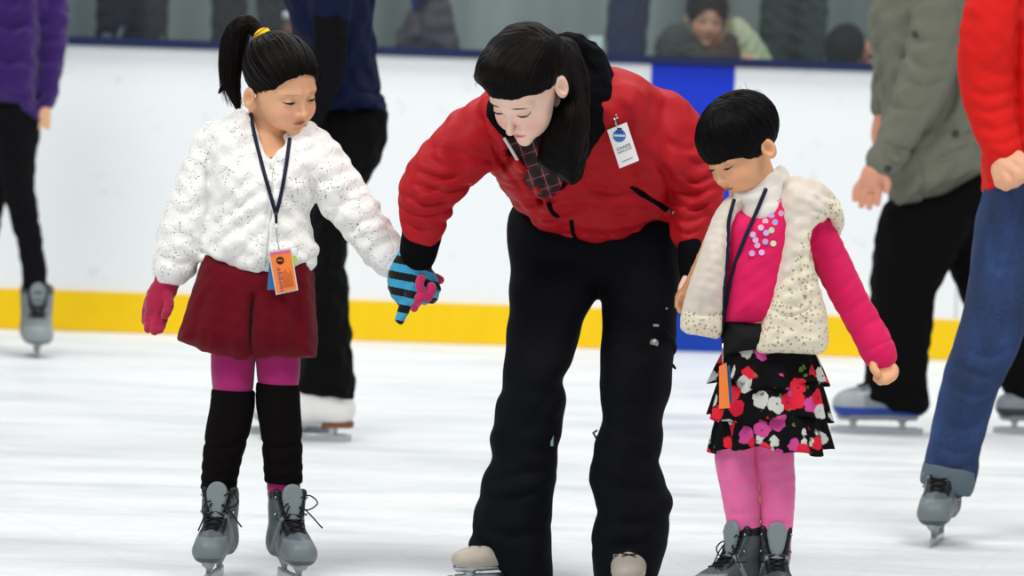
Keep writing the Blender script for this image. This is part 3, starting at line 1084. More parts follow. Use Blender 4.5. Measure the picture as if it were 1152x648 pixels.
# ------------------------------------------------------------------ girl in the white quilted jacket
def build_girl():
    f = Fig(-0.20); s = f.s
    r = root('person', PW(285, 600, f.Y0) * [1, 1, 0], 'girl with a ponytail in a white quilted fleece jacket and dark red skirt', 'person')
    hd = Head(f.P(317, 96.5, -0.01), rot(42, 24, -10), 0.865, child=1.0, noselen=0.6, lips=0.8, eard=0.024)
    b = Sdf()
    hd.add(b)
    chainpx(b, f, [(303, 128, 0.03, 24), (300, 150, 0.035, 23), (300, 176, 0.03, 26)], k=0.02)
    chainpx(b, f, [(297, 190, 0.02, 42), (296, 240, 0.01, 44), (292, 310, 0.01, 42), (288, 345, 0.01, 42)], k=0.03, sy=0.75)
    chainpx(b, f, [(256, 170, 0.02, 19), (222, 215, 0.01, 17), (205, 262, 0.0, 14), (190, 305, 0.0, 10), (184, 328, 0, 10)], k=0.02)
    chainpx(b, f, [(345, 170, 0.0, 19), (393, 238, -0.01, 14), (432, 288, -0.02, 10), (450, 306, -0.02, 7)], k=0.02)
    chainpx(b, f, [(265, 368, 0.01, 26), (262, 412, 0.005, 21), (262, 440, 0, 17), (257, 480, 0.0, 15), (246, 545, 0.01, 14), (244, 580, 0.02, 14), (243, 600, 0.01, 12)], k=0.01)
    chainpx(b, f, [(311, 368, 0.01, 26), (313, 412, 0.005, 21), (313, 440, 0, 17), (317, 480, 0, 15), (319, 545, 0.01, 14), (321, 580, 0.02, 14), (323, 600, 0.01, 12)], k=0.01)
    body = obj('body', b, 0.002, SKIN, r, hd.color('E6AF88', 'B85A56', 'EFA486', 'B5805E'))
    hd.brows(body, mat('brow_brown', 'C29675', 0.8), th=0.0030, z=0.020, arch=0.002)
    hd.eyes(body, mat('lash', '120B09', 0.6), 0.5, gaze=0.0, iris='1A0E08')

    # hair: cap, ponytail and fine strands
    zl = [(-0.12, 0.074), (-0.088, 0.071), (-0.070, 0.064), (-0.045, 0.042), (-0.028, 0.024), (-0.012, 0.002), (0.002, 0.030), (0.03, 0.040), (0.045, 0.0), (0.12, -0.02)]
    h = Sdf()
    hd.addfn(h, hd.cap(0.007, zl, earclear=0.0, k=0.006, xtemple=0.034))
    tie = f.P(292, 38, 0.045)
    chainpx(h, f, [(300, 46, 0.04, 13), (292, 38, 0.045, 7)], k=0.01)
    chainpx(h, f, [(290, 36, 0.045, 7), (279, 27, 0.05, 10), (267, 38, 0.055, 14), (262, 62, 0.055, 14), (260, 88, 0.05, 10), (264, 108, 0.045, 7), (268, 124, 0.04, 2)], k=0.006)
    chainpx(h, f, [(263, 70, 0.06, 8), (256, 90, 0.06, 5), (247, 104, 0.06, 1.2)], k=0.004)
    c32 = hd
    h.wobble(0.0012, 0.02, 5, (0.6, 0.6, 2.5))
    hair = obj('hair', h, 0.002, HAIRD, r)
    rs = random.Random(4)
    lines = []
    tl = hd.loc(tie)
    tdir = tl - np.array([0, 0.016, 0.038]); tdir /= np.linalg.norm(tdir)
    for i in range(230):
        # from a point near the hairline towards the tie
        a = rs.uniform(-2.75, 2.75)
        yy, xx = -math.cos(a), math.sin(a)
        y_ = 0.016 + yy * 0.105
        zz = np.interp(y_, [q[0] for q in zl], [q[1] for q in zl]) - 0.034 * (xx * 0.085 / 0.07) ** 2 * 0.9 + rs.uniform(0.000, 0.012)
        d0 = np.array([xx * 0.085, yy * 0.107, zz - 0.038]); d0 /= np.linalg.norm(d0)
        w = math.acos(max(-1, min(1, d0 @ tdir)))
        P_ = []
        for t_ in np.linspace(0.0, 0.97, 12):
            dd = (math.sin((1 - t_) * w) * d0 + math.sin(t_ * w) * tdir) / max(math.sin(w), 1e-3)
            rr = np.array([0.0835, 0.1065, 0.0885])
            k_ = 1 / np.linalg.norm(dd / rr)
            P_.append(np.array([0, 0.016, 0.038]) + dd * (k_ + 0.0003 + 0.001 * rs.random()))
        lines.append((hd.wld(P_), [0.0005, 0.0012, 0.0012, 0.0008], 0.6))
    # ponytail strands
    pt = [(290, 36, 0.045, 6), (279, 26, 0.05, 10), (266, 38, 0.055, 14), (261, 62, 0.055, 14), (259, 88, 0.05, 11), (262, 108, 0.045, 9), (267, 124, 0.04, 5)]
    for i in range(110):
        ph = rs.uniform(0, 6.28); k_ = rs.uniform(0.75, 1.08); cut = rs.uniform(0.72, 1.0)
        sp = rs.uniform(-1, 0.3)
        Q = [(x + rr * k_ * math.cos(ph) + (sp * 9 * (j / 6) ** 3), y, dy + rr * s * k_ * math.sin(ph)) for j, (x, y, dy, rr) in enumerate(pt)]
        c = catmull(f.pts(Q), 4); c = c[:max(4, int(len(c) * cut))]
        lines.append((c, [0.0009, 0.0011, 0.0009, 0.0002], 0.8))
    for q in ([(262, 78), (256, 92), (244, 107)], [(260, 80), (252, 94), (246, 101)], [(263, 95), (268, 112), (276, 120)], [(262, 70), (250, 90), (245, 97)], [(266, 96), (272, 112), (271, 128)],
              [(345, 54), (352, 62), (359, 80), (361, 100)], [(350, 60), (360, 78), (359, 118), (363, 140)], [(352, 66), (361, 84), (357, 112), (360, 128)], [(338, 44), (352, 52), (361, 70)], [(330, 40), (350, 46), (358, 60)],
              [(318, 37), (335, 38), (350, 48)], [(300, 40), (315, 33), (330, 37)], [(355, 82), (360, 100), (362, 133)], [(268, 60), (262, 90), (256, 118)]):
        c = catmull(f.pts([(a, b_, 0.0 if a > 300 else 0.05) for a, b_ in q]), 6)
        lines.append((c, [0.0007, 0.0006, 0.0002], 1))
    tubes('hair_strands', lines, STRAND, hair, 4)
    tb = Sdf(); tb.chain(f.pts([(289, 33, 0.036), (297, 41, 0.036)]), [0.006, 0.006]); tb.chain(f.pts([(288, 35, 0.05), (296, 43, 0.05)]), [0.011, 0.011], k=0.008)
    YE, BL, RE, GN = srgb('F4D800'), srgb('6E7FC8'), srgb('B5462C'), srgb('86B61E')
    q0 = f.P(288, 30)
    def tc(V):
        a = ((V - q0) @ np.array([0.6, 0, -0.8])) / s
        c = np.repeat(YE[None], len(V), 0); c[a < 3.5] = BL; c[(a > 6.0) & (a < 7.6)] = RE; c[a > 12] = GN
        return c
    tie_s = Sdf(); chainpx(tie_s, f, [(290, 42, 0.035, 5.0), (294, 38.5, 0.026, 5.5), (299, 36, 0.035, 5.0)])
    obj('hair_tie', tie_s, 0.0012, mat('hair_tie', None, 0.6, attr=True), hair, tc)

    # red shirt under the jacket
    sh = Sdf(); chainpx(sh, f, [(305, 172, 0.0, 15), (305, 200, -0.02, 20)], sy=0.9)
    obj('shirt', sh, 0.0025, mat('shirt_red', '8A1420', 0.8, bscale=90, bstr=0.2), r)

    # jacket
    j = Sdf()
    j.pillow(f, [(284, 131), (268, 127), (250, 134), (236, 146), (230, 170), (232, 200), (234, 236), (229, 262), (225, 288), (240, 297), (262, 310), (295, 320), (330, 313), (354, 301), (358, 280), (353, 262), (351, 245), (354, 228),
                 (372, 205), (372, 170), (355, 148), (338, 141), (322, 150), (305, 156)], 0.098, 0.085, [(300, 150, 0.03), (295, 230, 0.0), (292, 310, -0.005)])
    chainpx(j, f, [(244, 160, 0.02, 24), (226, 205, 0.01, 26), (210, 250, 0.0, 27), (199, 288, -0.002, 24.5), (193, 303, -0.002, 20)], k=0.02, kin=0.02)
    chainpx(j, f, [(350, 168, 0.01, 26), (376, 208, 0.0, 29), (402, 243, -0.01, 25.5), (428, 278, -0.015, 23), (444, 294, -0.02, 19)], k=0.02, kin=0.02)
    chainpx(j, f, [(272, 134, 0.025, 12), (284, 140, 0.0, 11), (296, 165, -0.045, 9), (304, 186, -0.062, 6)], k=0.015)
    chainpx(j, f, [(340, 146, 0.02, 11), (327, 160, -0.02, 10), (315, 178, -0.055, 8), (308, 188, -0.064, 6)], k=0.015)
    # open neck
    j.pillow(f, [(277, 118), (284, 142), (296, 168), (306, 190), (316, 172), (328, 150), (342, 122), (310, 100)], 0.30, 0.02, -0.22, mode='s', k=0.012)
    j.chain(f.pts([(302, 140, 0.035), (303, 168, 0.025)]), [23 * s, 23 * s], k=0.01, mode='s')
    j.folds(f, [(q[0], q[1], q[2] * 1.5) for q in [([(307, 192), (305, 240), (297, 318)], 3, 4),
                ([(236, 236), (262, 222), (285, 200)], 6, 6), ([(230, 262), (262, 240), (292, 215)], 6, 7), ([(232, 285), (262, 262), (292, 240)], 6, 6), ([(250, 298), (272, 282), (295, 262)], 5, 5),
                ([(352, 246), (335, 232), (318, 212)], 6, 6), ([(354, 268), (338, 255), (316, 235)], 6, 6), ([(352, 290), (335, 278), (318, 262)], 5, 5),
                ([(236, 176), (235, 205), (236, 240)], 4, 9), ([(356, 232), (354, 212), (345, 190)], 4, 8),
                ([(205, 268), (220, 262), (232, 250)], 5, 4), ([(188, 290), (205, 296), (222, 290)], 4, 4), ([(200, 245), (218, 238), (230, 226)], 5, 4),
                ([(376, 232), (396, 226), (410, 224)], 5, 4), ([(392, 262), (408, 250), (424, 246)], 5, 5), ([(412, 290), (424, 276), (440, 270)], 5, 4), ([(370, 250), (384, 234), (396, 214)], 5, 4),
                ([(228, 291), (262, 312), (295, 319), (330, 312), (353, 298)], 4, -3), ([(227, 281), (262, 302), (295, 309), (330, 302), (355, 288)], 2.2, 5)]])
    j.wobble(0.0028, 0.035, 2)
    t = NT('quilted_fleece')
    o_ = t.obj((1, 1, 1))
    wv = t.n('ShaderNodeTexNoise', {'Vector': o_, 'Scale': 30.0, 'Detail': 1.0}).outputs[1]
    wz = t.n('ShaderNodeVectorMath', {0: o_, 1: t.n('ShaderNodeVectorMath', {0: wv, 3: 0.035}, operation='SCALE').outputs[0]}, operation='ADD').outputs[0]
    ve = t.n('ShaderNodeTexVoronoi', {'Vector': wz, 'Scale': 34.0}, feature='DISTANCE_TO_EDGE').outputs[0]
    ln = t.ramp(ve, [(0.02, (0, 0, 0)), (0.14, (1, 1, 1))])
    fine = t.n('ShaderNodeTexNoise', {'Vector': o_, 'Scale': 260.0, 'Detail': 3.0}).outputs[0]
    spk = t.n('ShaderNodeTexVoronoi', {'Vector': o_, 'Scale': 190.0}).outputs[0]
    spm = t.ramp(spk, [(0.24, (1, 1, 1)), (0.32, (0, 0, 0))])
    lnm = t.ramp(ve, [(0.05, (1, 1, 1)), (0.09, (0, 0, 0))])
    zon = t.ramp(t.n('ShaderNodeTexNoise', {'Vector': o_, 'Scale': 12.0}).outputs[0], [(0.42, (0, 0, 0)), (0.52, (1, 1, 1))])
    sq = t.math('MULTIPLY', t.math('MULTIPLY', spm, lnm), zon)
    cc = t.mix(sq, (0.90, 0.89, 0.86), (0.10, 0.11, 0.11))
    t.set(Base_Color=cc, Roughness=0.85)
    t.b.inputs['Sheen Weight'].default_value = 0.3
    b1 = t.bump(ln, 0.45, 0.0018)
    t.bump(fine, 0.5, 0.0016, b1)
    jk = obj('jacket', j, 0.0025, t.m, r)
    cu = Sdf(); chainpx(cu, f, [(193, 301, -0.002, 18), (189, 309, -0.002, 17)], kin=0.0)
    cu.plane(f.P(189, 312, 0), (-0.25, 0, -0.97))
    # knit cuff ring
    obj('cuff', cu, 0.002, mat('cuff_white', 'E9E8E2', 0.85, bscale=60, bstr=0.4, stretch=(4, 4, 0.4)), jk)
    zp = j.hit(f, [(307, 193), (306.5, 215), (305, 240), (302, 265), (299, 292), (296.5, 316)], 0.0012)
    tubes('zipper', [(catmull(zp, 6), 0.0022, 0.6)], mat('zip_white', 'C9C9C4', 0.4, bscale=300, bstr=0.5), jk)

    # skirt
    sk = Sdf()
    sk.pillow(f, [(230, 282), (292, 284), (352, 284), (354, 330), (357, 375), (356, 402), (330, 405), (304, 403), (284, 408), (262, 404), (235, 400), (216, 390), (199, 382), (208, 352), (219, 318)], 0.090, 0.070, [(292, 290, 0.0), (280, 400, 0.0)], smooth=False)
    sk.pillow(f, [(196, 470), (224, 396), (262, 397), (284, 400), (304, 396), (330, 398), (362, 470)], 0.074, 0.05, 0.0, mode='s', k=0.004)
    sk.folds(f, [([(288, 330), (285, 360), (284, 410)], 3.0, 16), ([(275, 335), (270, 365), (268, 410)], 8, -6), ([(302, 335), (300, 370), (300, 408)], 8, -6),
                 ([(235, 330), (226, 360), (220, 398)], 6, 6), ([(250, 320), (244, 360), (240, 402)], 6, -4), ([(335, 320), (336, 360), (338, 405)], 6, 6), ([(320, 320), (320, 360), (320, 404)], 6, -4)])
    sk.wobble(0.0012, 0.05, 3)
    obj('skirt', sk, 0.0025, mat('skirt_red', '640A18', 0.9, bscale=140, bstr=0.35, var=0.12, sheen=0.05, spec=0.1), r)
    # magenta tights
    for i, st in enumerate(([(264, 380, 0.01, 25.5), (262, 412, 0.005, 24), (262, 436, 0, 22), (261, 450, 0, 18), (256, 480, 0, 17), (248, 530, 0, 15), (245.5, 552, 0.01, 17), (244, 575, 0.015, 16.5)],
                            [(312, 380, 0.01, 25.5), (313, 412, 0.005, 24), (313, 430, 0, 22), (313, 448, 0, 18), (317, 480, 0, 17), (318, 525, 0, 15), (319, 547, 0.01, 18), (321, 575, 0.015, 17)])):
        tg = Sdf(); chainpx(tg, f, st, off=-0.001)
        tg.folds(f, [([(226 + 75 * i, 553), (245 + 75 * i, 557), (264 + 75 * i, 553)], 1.6, 2.5), ([(226 + 75 * i, 560), (245 + 75 * i, 563), (264 + 75 * i, 559)], 1.6, 2)])
        obj('tights', tg, 0.0025, mat('tights_magenta', 'A31A66', 0.8, bscale=220, bstr=0.3, sheen=0.2), r)
    # leg warmers
    KN = mat('knit_black', '0B0708', 0.95, bscale=90, bstr=0.9, bdist=0.002, stretch=(2.2, 2.2, 0.5), sheen=0.0, spec=0.1)
    for i, st in enumerate(([(262.5, 441, 0, 24), (261, 460, 0, 24), (256, 485, 0, 23.8), (250, 515, 0.0, 21.5), (245.5, 549, 0.01, 19.5)],
                            [(312.5, 434, 0, 24), (313, 455, 0, 24), (316.5, 485, 0, 22.5), (318, 515, 0.0, 21.8), (319, 541, 0.01, 21)])):
        lw = Sdf(); chainpx(lw, f, st, off=-0.0012)
        lw.plane(f.P(st[0][0], st[0][1] - 3, 0), (0.03, 0, 1), 0.006)
        lw.plane(f.P(st[-1][0], st[-1][1] + 3, 0), (0, 0, -1), 0.006)
        x0 = st[2][0]
        lw.folds(f, [([(st[0][0] - 26, st[0][1] + 6), (st[0][0] + 26, st[0][1] + 7)], 1.5, 1.5)] + [([(st[q][0] - 26, st[q][1] + dd), (st[q][0], st[q][1] + dd + 5), (st[q][0] + 26, st[q][1] + dd - 3)], 3, 2.5) for q, dd in ((4, -8), (4, -20), (3, 0), (2, 12), (3, -18))])
        obj('leg_warmer', lw, 0.0022, KN, r)
    # glove on the free hand
    GL = mat('glove_crimson', 'A8133E', 0.85, bscale=200, bstr=0.35, sheen=0.3)
    g = Sdf()
    chainpx(g, f, [(191, 306, -0.002, 13), (189, 314, -0.002, 13), (186, 322, -0.003, 13.5), (180, 334, -0.005, 14.5), (176, 345, -0.008, 13)], sy=0.75, kin=0.01)
    fingers(g, f, [[(184, 344, -0.004, 6.5), (183, 358, -0.014, 6), (180, 370, -0.026, 5.2)],
                   [(178, 346, -0.010, 6.5), (175, 361, -0.018, 6), (174, 372, -0.030, 5.2)],
                   [(171, 344, -0.002, 6.5), (168, 358, -0.010, 5.8), (167, 370, -0.022, 5.0)],
                   [(168, 338, 0.008, 6), (165, 352, 0.004, 5.4), (164, 362, -0.006, 4.8)],
                   [(188, 330, -0.016, 6), (190, 344, -0.026, 5.5), (186, 354, -0.034, 5)]], k=0.0035)
    g.wobble(0.0006, 0.02, 9)
    obj('glove', g, 0.0014, GL, r)
    # glove on the held hand: fingers between the instructor's
    g = Sdf()
    chainpx(g, f, [(444, 296, -0.018, 14), (454, 308, -0.015, 14), (466, 318, -0.012, 13), (474, 326, -0.02, 11)], sy=0.8, kin=0.01)
    fingers(g, f, [[(476, 318, -0.03, 5), (474, 313, -0.075, 4.6), (472, 319, -0.088, 4.8), (474, 329, -0.086, 4.6)],
                   [(476, 326, -0.03, 5), (476, 330, -0.075, 5), (472, 335, -0.088, 5.6), (470, 340, -0.080, 4.8)],
                   [(482, 324, -0.03, 5), (485, 322, -0.070, 4.8), (485, 327, -0.080, 5.4), (481, 335, -0.076, 5)],
                   [(470, 330, -0.03, 4.5), (470, 340, -0.060, 4.3), (467, 343, -0.074, 4.6), (466, 347, -0.070, 4.2)],
                   [(478, 314, -0.02, 5), (488, 312, -0.03, 5), (495, 315, -0.032, 4.8)]], k=0.0025)
    obj('glove', g, 0.0014, mat('glove_pink', 'C4215E', 0.85, bscale=200, bstr=0.35, sheen=0.3), r)
    # skates
    skate(r, f.P(241, 636, -0.045) * [1, 1, 0], -97, L=0.19, kind='rental', hh=0.150, hb=0.05, loop=5)
    skate(r, f.P(328, 636, -0.045) * [1, 1, 0], -70, L=0.19, kind='rental', hh=0.150, hb=0.05, loop=7)
    return f, b, j, jk


def build_lanyard(f, j, body, name, label, left, right, join, clip, quad, cols, dy, twist=False):
    r = root(name, f.P(join[0], join[1], -0.1), label, 'lanyard')
    ST = mat('strap_navy', '0B1230', 0.7)
    both = j.copy(); both.ops = body.ops + j.ops
    u = Sdf()
    def drp(px):
        a = j.hit(f, px, 0.0035); b_ = body.hit(f, px, 0.0035)
        return np.where((a[:, 1] < b_[:, 1])[:, None], a, b_)
    lines = []
    for side in (left, right):
        px = catmull(np.array(side, float), 6)
        p = drp(px)
        ys = p[:, 1].copy()
        for _ in range(3):
            ys[1:-1] = np.minimum(ys[1:-1], (ys[:-2] + ys[2:]) / 2 + 0.001)
        p = np.array([PW(a[0], a[1], y) for a, y in zip(px, ys)])
        lines.append((p, 0.0040, 0.35))
    tubes('strap', lines, ST, r, 8)
    cl = drp([join, clip])
    ydepth = cl[:, 1].min() - 0.004
    pj, pc = PW(join[0], join[1], ydepth), PW(clip[0], clip[1], ydepth)
    tubes('clip', [([pj, pj * 0.45 + pc * 0.55], [0.0035, 0.0045, 0.003], 0.6)], mat('clip_black', '0A0D16', 0.4), r, 8)
    q0 = np.array(quad[0], float); q1 = np.array(quad[1], float)
    tp = (q0 + q1) / 2
    pt = PW(tp[0], tp[1] + 3, ydepth)
    tubes('clip_chain', [([pj * 0.45 + pc * 0.55, pc, pt], 0.0011)], METAL, r, 6)
    return r, ydepth


if True:
    fA, bA, jA, _ = build_girl()
    rA, yd = build_lanyard(fA, jA, bA, 'lanyard', 'navy lanyard with an orange ticket badge over the white quilted jacket', [(282, 127), (286, 150), (296, 190), (305, 222), (310, 240)], [(326, 155), (322, 185), (317, 215), (311, 240)],
                           (310.5, 238), (311, 262), [(303, 284), (326, 280), (334, 326), (311, 331)], None, 0)
    dz = yd - 0.006 - fA.Y0
    green, _, _ = card('badge_card', fA, [(322, 288, dz + .004), (333.5, 288, dz + .004), (331, 306, dz + .004), (324, 306, dz + .004)], 0, 0.001, mat('card_green', 'A6D52A', 0.5), rA)
    bl, fq, _ = card('badge_card', fA, [(303, 296, dz + .005), (318, 294, dz + .005), (320, 326, dz + .005), (300.5, 326, dz + .005)], 0, 0.001, mat('card_blue', '2E6A9E', 0.5), rA)
    card('badge_sleeve', fA, [(301.5, 282.5, dz + .002), (327.5, 278.5, dz + .002), (335.5, 326.5, dz + .002), (310.5, 332, dz + .002)], 0, 0.001, mat('sleeve_clear', 'D9D5D6', 0.25), rA)
    oc, fq, n = card('badge_card', fA, [(303.5, 284.5, dz), (326.5, 281, dz), (333.5, 325, dz), (311.5, 330, dz)], 0, 0.001, mat('card_orange', 'F5823A', 0.5), rA)
    ma = mat('card_pink', 'D8609C', 0.5)
    card('badge_strip', fA, [(303.2, 284.5, dz - .0006), (326.3, 281, dz - .0006), (326.8, 283.6, dz - .0006), (303.8, 287.2, dz - .0006)], 0, 0.0005, ma, rA)
    INK = mat('ink_dark', '3A1A14', 0.6); INB = mat('ink_blue', '1E4E94', 0.6)
    ex, ey = fq[1] - fq[0], fq[0] - fq[3]
    c = fq[3] + ex * 0.43 + ey * 0.78
    V, Fc = disc_geo(c - np.array([0, 0.0003, 0]), (0, -1, 0), 0.0082, 0.0004, 20)
    mk('badge_logo', V, Fc, INK, oc, c)
    box('badge_mark', c - np.array([0, 0.0010, 0]), (0.011, 0.0004, 0.0022), mat('card_orange'), oc)
    for k in range(11):                       # blurred blue lettering running down the card
        a = fq[3] + ex * 0.20 + ey * (0.60 - 0.055 * k); b_ = a + ex * (0.14 + 0.03 * (k % 3)) + ey * 0.012 * (k % 2)
        tubes('badge_print', [([a - [0, 0.0006, 0], b_ - [0, 0.0006, 0]], 0.0007)], INB, oc, 4)
    rs = random.Random(3)
    GR = mat('ink_grey', 'B0522C', 0.6)
    for k in range(9):
        u_ = 0.42 + 0.055 * k
        a = fq[3] + ex * u_ + ey * 0.10; b_ = fq[3] + ex * u_ + ey * (0.45 + 0.15 * rs.random())
        off = np.array([0, -0.0006, 0])
        tubes('badge_print', [([a + off, b_ + off], 0.00035)], GR, oc, 4)
# ------------------------------------------------------------------ instructor in the red jacket
def build_woman():
    f = Fig(-0.08); s = f.s
    r = root('person', PW(640, 640, f.Y0) * [1, 1, 0], 'woman in a red jacket and black pants bending down between the two girls', 'person')
    hd = Head(f.P(591, 95, -0.34), rot(-36, 50, 8), 0.93, child=0.0, noselen=1.0, lips=0.8)
    b = Sdf()
    hd.add(b)
    chainpx(b, f, [(612, 90, -0.24, 26), (645, 104, -0.13, 28), (675, 140, -0.05, 40)], k=0.03)
    chainpx(b, f, [(676, 140, -0.05, 42), (680, 180, 0.0, 48), (672, 225, 0.08, 36), (668, 285, 0.12, 34)], k=0.03, sy=0.7)
    chainpx(b, f, [(590, 135, -0.14, 22), (535, 160, -0.18, 20), (492, 205, -0.21, 18), (476, 258, -0.19, 13), (470, 292, -0.17, 11), (466, 312, -0.17, 12)], k=0.03)
    chainpx(b, f, [(740, 150, 0.01, 24), (770, 198, 0.02, 20), (779, 245, -0.01, 14), (778, 289, -0.06, 10)], k=0.03)
    chainpx(b, f, [(630, 285, 0.10, 24), (614, 350, 0.05, 20), (600, 430, -0.0, 18), (592, 500, 0.01, 18), (583, 590, 0.02, 16), (578, 632, 0.02, 14)], k=0.03)
    chainpx(b, f, [(706, 285, 0.10, 24), (716, 350, 0.04, 20), (714, 430, -0.04, 18), (708, 500, -0.04, 18), (706, 590, -0.05, 16), (706, 636, -0.06, 14)], k=0.03)
    # right-hand side hand, holding the smaller girl's hand behind her vest
    fingers(b, f, [[(780, 299, -0.030, 12), (778, 314, -0.070, 12), (777, 326, -0.110, 11)],
                   [(773, 326, -0.130, 5), (771, 338, -0.150, 4.6), (774, 348, -0.160, 4.2)], [(777, 328, -0.140, 5), (776, 342, -0.160, 4.6), (779, 352, -0.170, 4.2)],
                   [(781, 328, -0.140, 5), (782, 342, -0.160, 4.6), (785, 350, -0.170, 4.2)], [(785, 324, -0.130, 4.6), (788, 336, -0.150, 4.2), (789, 345, -0.160, 4)],
                   [(772, 314, -0.100, 5), (767, 326, -0.140, 4.6), (771, 336, -0.160, 4)]])
    body = obj('body', b, 0.002, SKIN, r, hd.color('F8D0BC', 'D8808A', 'F2B0A4', 'C49480'))
    hd.brows(body, mat('brow_dark', '3A241C', 0.8), th=0.0020, z=0.024, arch=0.002, slope=-0.30)
    hd.eyes(body, mat('lash', '120B09', 0.6), 0.42, iris='2A1A10')

    # hair: crown cap and long side curtain
    h = Sdf()
    zl = [(-0.14, 0.056), (-0.088, 0.054), (-0.06, 0.042), (-0.03, 0.028), (0.0, 0.014), (0.02, 0.010), (0.035, -0.03), (0.06, -0.08), (0.14, -0.09)]
    hd.addfn(h, hd.cap(0.010, zl, earclear=0.0, k=0.006, xtemple=0.0))
    h.pillow(f, [(628, 44), (640, 58), (650, 84), (658, 112), (660, 145), (658, 175), (652, 196), (640, 204), (626, 194), (614, 190), (604, 178), (606, 158), (612, 140), (622, 124), (634, 105), (628, 80), (618, 60)],
             0.055, 0.045, [(630, 50, -0.29), (650, 90, -0.29), (645, 140, -0.30), (635, 195, -0.28)], k=0.015)
    h.pillow(f, [(536, 84), (541, 66), (556, 49), (576, 38), (598, 34), (622, 42), (640, 60), (644, 86), (634, 102), (612, 104), (588, 99), (566, 96), (548, 96), (540, 92)],
             0.070, 0.055, [(545, 80, -0.40), (590, 60, -0.34), (635, 80, -0.30)], k=0.02)
    chainpx(h, f, [(634, 58, -0.26, 16), (644, 84, -0.27, 17), (648, 112, -0.28, 15), (646, 140, -0.28, 12)], k=0.015)
    h.wobble(0.0016, 0.03, 5, (0.8, 0.8, 2.0))
    hair = obj('hair', h, 0.0024, HAIRD, r)
    A = [(600, 36), (572, 42), (550, 58), (540, 74), (536, 88), (534, 92)]
    rs = random.Random(11)
    lines = []
    G0 = np.array([(600, 35), (575, 40), (556, 52), (545, 68), (538, 84), (536, 92)], float)
    G1 = np.array([(612, 38), (590, 50), (570, 68), (556, 82), (550, 94), (556, 98)], float)
    G2 = np.array([(622, 42), (606, 56), (594, 74), (588, 88), (600, 100), (616, 105)], float)
    G3 = np.array([(630, 47), (628, 64), (626, 84), (630, 106), (634, 130), (618, 188)], float)
    G4 = np.array([(632, 50), (640, 74), (650, 104), (652, 140), (645, 175), (634, 196)], float)
    G5 = np.array([(632, 48), (646, 72), (658, 108), (660, 146), (656, 178), (648, 200)], float)
    GG = [G0, G1, G2, G3, G4, G5]
    for i in range(300):
        a = rs.uniform(0, 4.999); k = int(a); t_ = a - k
        g = GG[k] * (1 - t_) + GG[k + 1] * t_
        g = g + np.array([rs.uniform(-1.5, 1.5), rs.uniform(-1.5, 1.5)]) * np.linspace(0.3, 1.5, 6)[:, None]
        c = catmull(g, 3)
        m0 = rs.uniform(0, 0.25); m1 = rs.uniform(0.75, 1.0)
        c = c[int(m0 * len(c)):max(int(m1 * len(c)), 6)]
        P_ = h.hit(f, c, -0.0002 + rs.uniform(0, 0.0012), start=-0.7)
        ok = np.abs(np.diff(P_[:, 1])).max() < 0.03
        if ok: lines.append((P_, [0.0004, 0.0010, 0.0010, 0.0004], 0.7))
    for q in ([(545, 78), (537, 84), (533, 92)], [(548, 70), (536, 80), (531, 88)], [(652, 176), (660, 190), (656, 204)], [(640, 190), (646, 205), (640, 210)], [(560, 94), (558, 99), (562, 104)], [(625, 118), (616, 150), (612, 182)], [(545, 88), (535, 94), (537, 99)]):
        lines.append((catmull(f.pts([(a, b_, -0.36 if a < 600 else -0.29) for a, b_ in q]), 5), [0.0008, 0.0006, 0.0002]))
    tubes('hair_strands', lines, STRAND, hair, 4)

    # plaid shirt
    sh = Sdf()
    chainpx(sh, f, [(600, 145, -0.21, 34), (610, 182, -0.15, 27), (614, 205, -0.12, 18)], sy=0.8)
    t = NT('plaid')
    o_ = t.obj((1, 1, 1), (0, 0.35, 0))
    sx = t.n('ShaderNodeSeparateXYZ', {0: o_})
    def stripes(sock, fr, w, ph=0.0):
        m = t.math('FRACT', t.math('ADD', t.math('MULTIPLY', sock, fr), ph))
        return t.math('LESS_THAN', m, w)
    c = t.mix(stripes(sx.outputs[0], 36, 0.5), srgb('5A1018'), srgb('1A0A10'))
    c = t.mix(t.math('MULTIPLY', stripes(sx.outputs[2], 36, 0.5), 0.75), c, srgb('180A10'))
    c = t.mix(t.math('MULTIPLY', stripes(sx.outputs[2], 36, 0.08, 0.3), 0.5), c, srgb('A07078'))
    c = t.mix(t.math('MULTIPLY', stripes(sx.outputs[0], 36, 0.08, 0.3), 0.6), c, srgb('A08088'))
    t.set(Base_Color=c, Roughness=0.85)
    obj('shirt', sh, 0.003, t.m, r)

    # jacket
    j = Sdf()
    YC = [(600, 110, -0.16), (690, 90, -0.06), (770, 150, 0.02), (740, 240, 0.06), (650, 262, 0.06), (600, 235, 0.0), (560, 170, -0.12)]
    j.pillow(f, [(574, 98), (550, 112), (545, 150), (555, 196), (566, 214), (578, 232), (598, 250), (617, 264), (632, 271), (648, 275), (670, 277), (690, 276), (714, 268), (744, 252), (764, 238), (786, 216), (797, 186), (790, 160),
                 (770, 132), (742, 101), (716, 84), (684, 76), (650, 80), (610, 100)], 0.135, 0.10, YC)
    chainpx(j, f, [(572, 132, -0.15, 34), (540, 152, -0.18, 35), (508, 182, -0.21, 34), (484, 212, -0.22, 32), (478, 240, -0.20, 26), (474, 262, -0.19, 22)], k=0.03, kin=0.02)
    chainpx(j, f, [(748, 140, 0.0, 36), (772, 178, 0.02, 37), (782, 212, 0.0, 33), (778, 244, -0.02, 25), (774, 266, -0.04, 17)], k=0.03, kin=0.02)
    j.plane(f.P(474, 274, -0.19), (-0.34, 0, -0.94), 0.006, lo=f.P(440, 300, -0.3), hi=f.P(520, 180, 0.1))
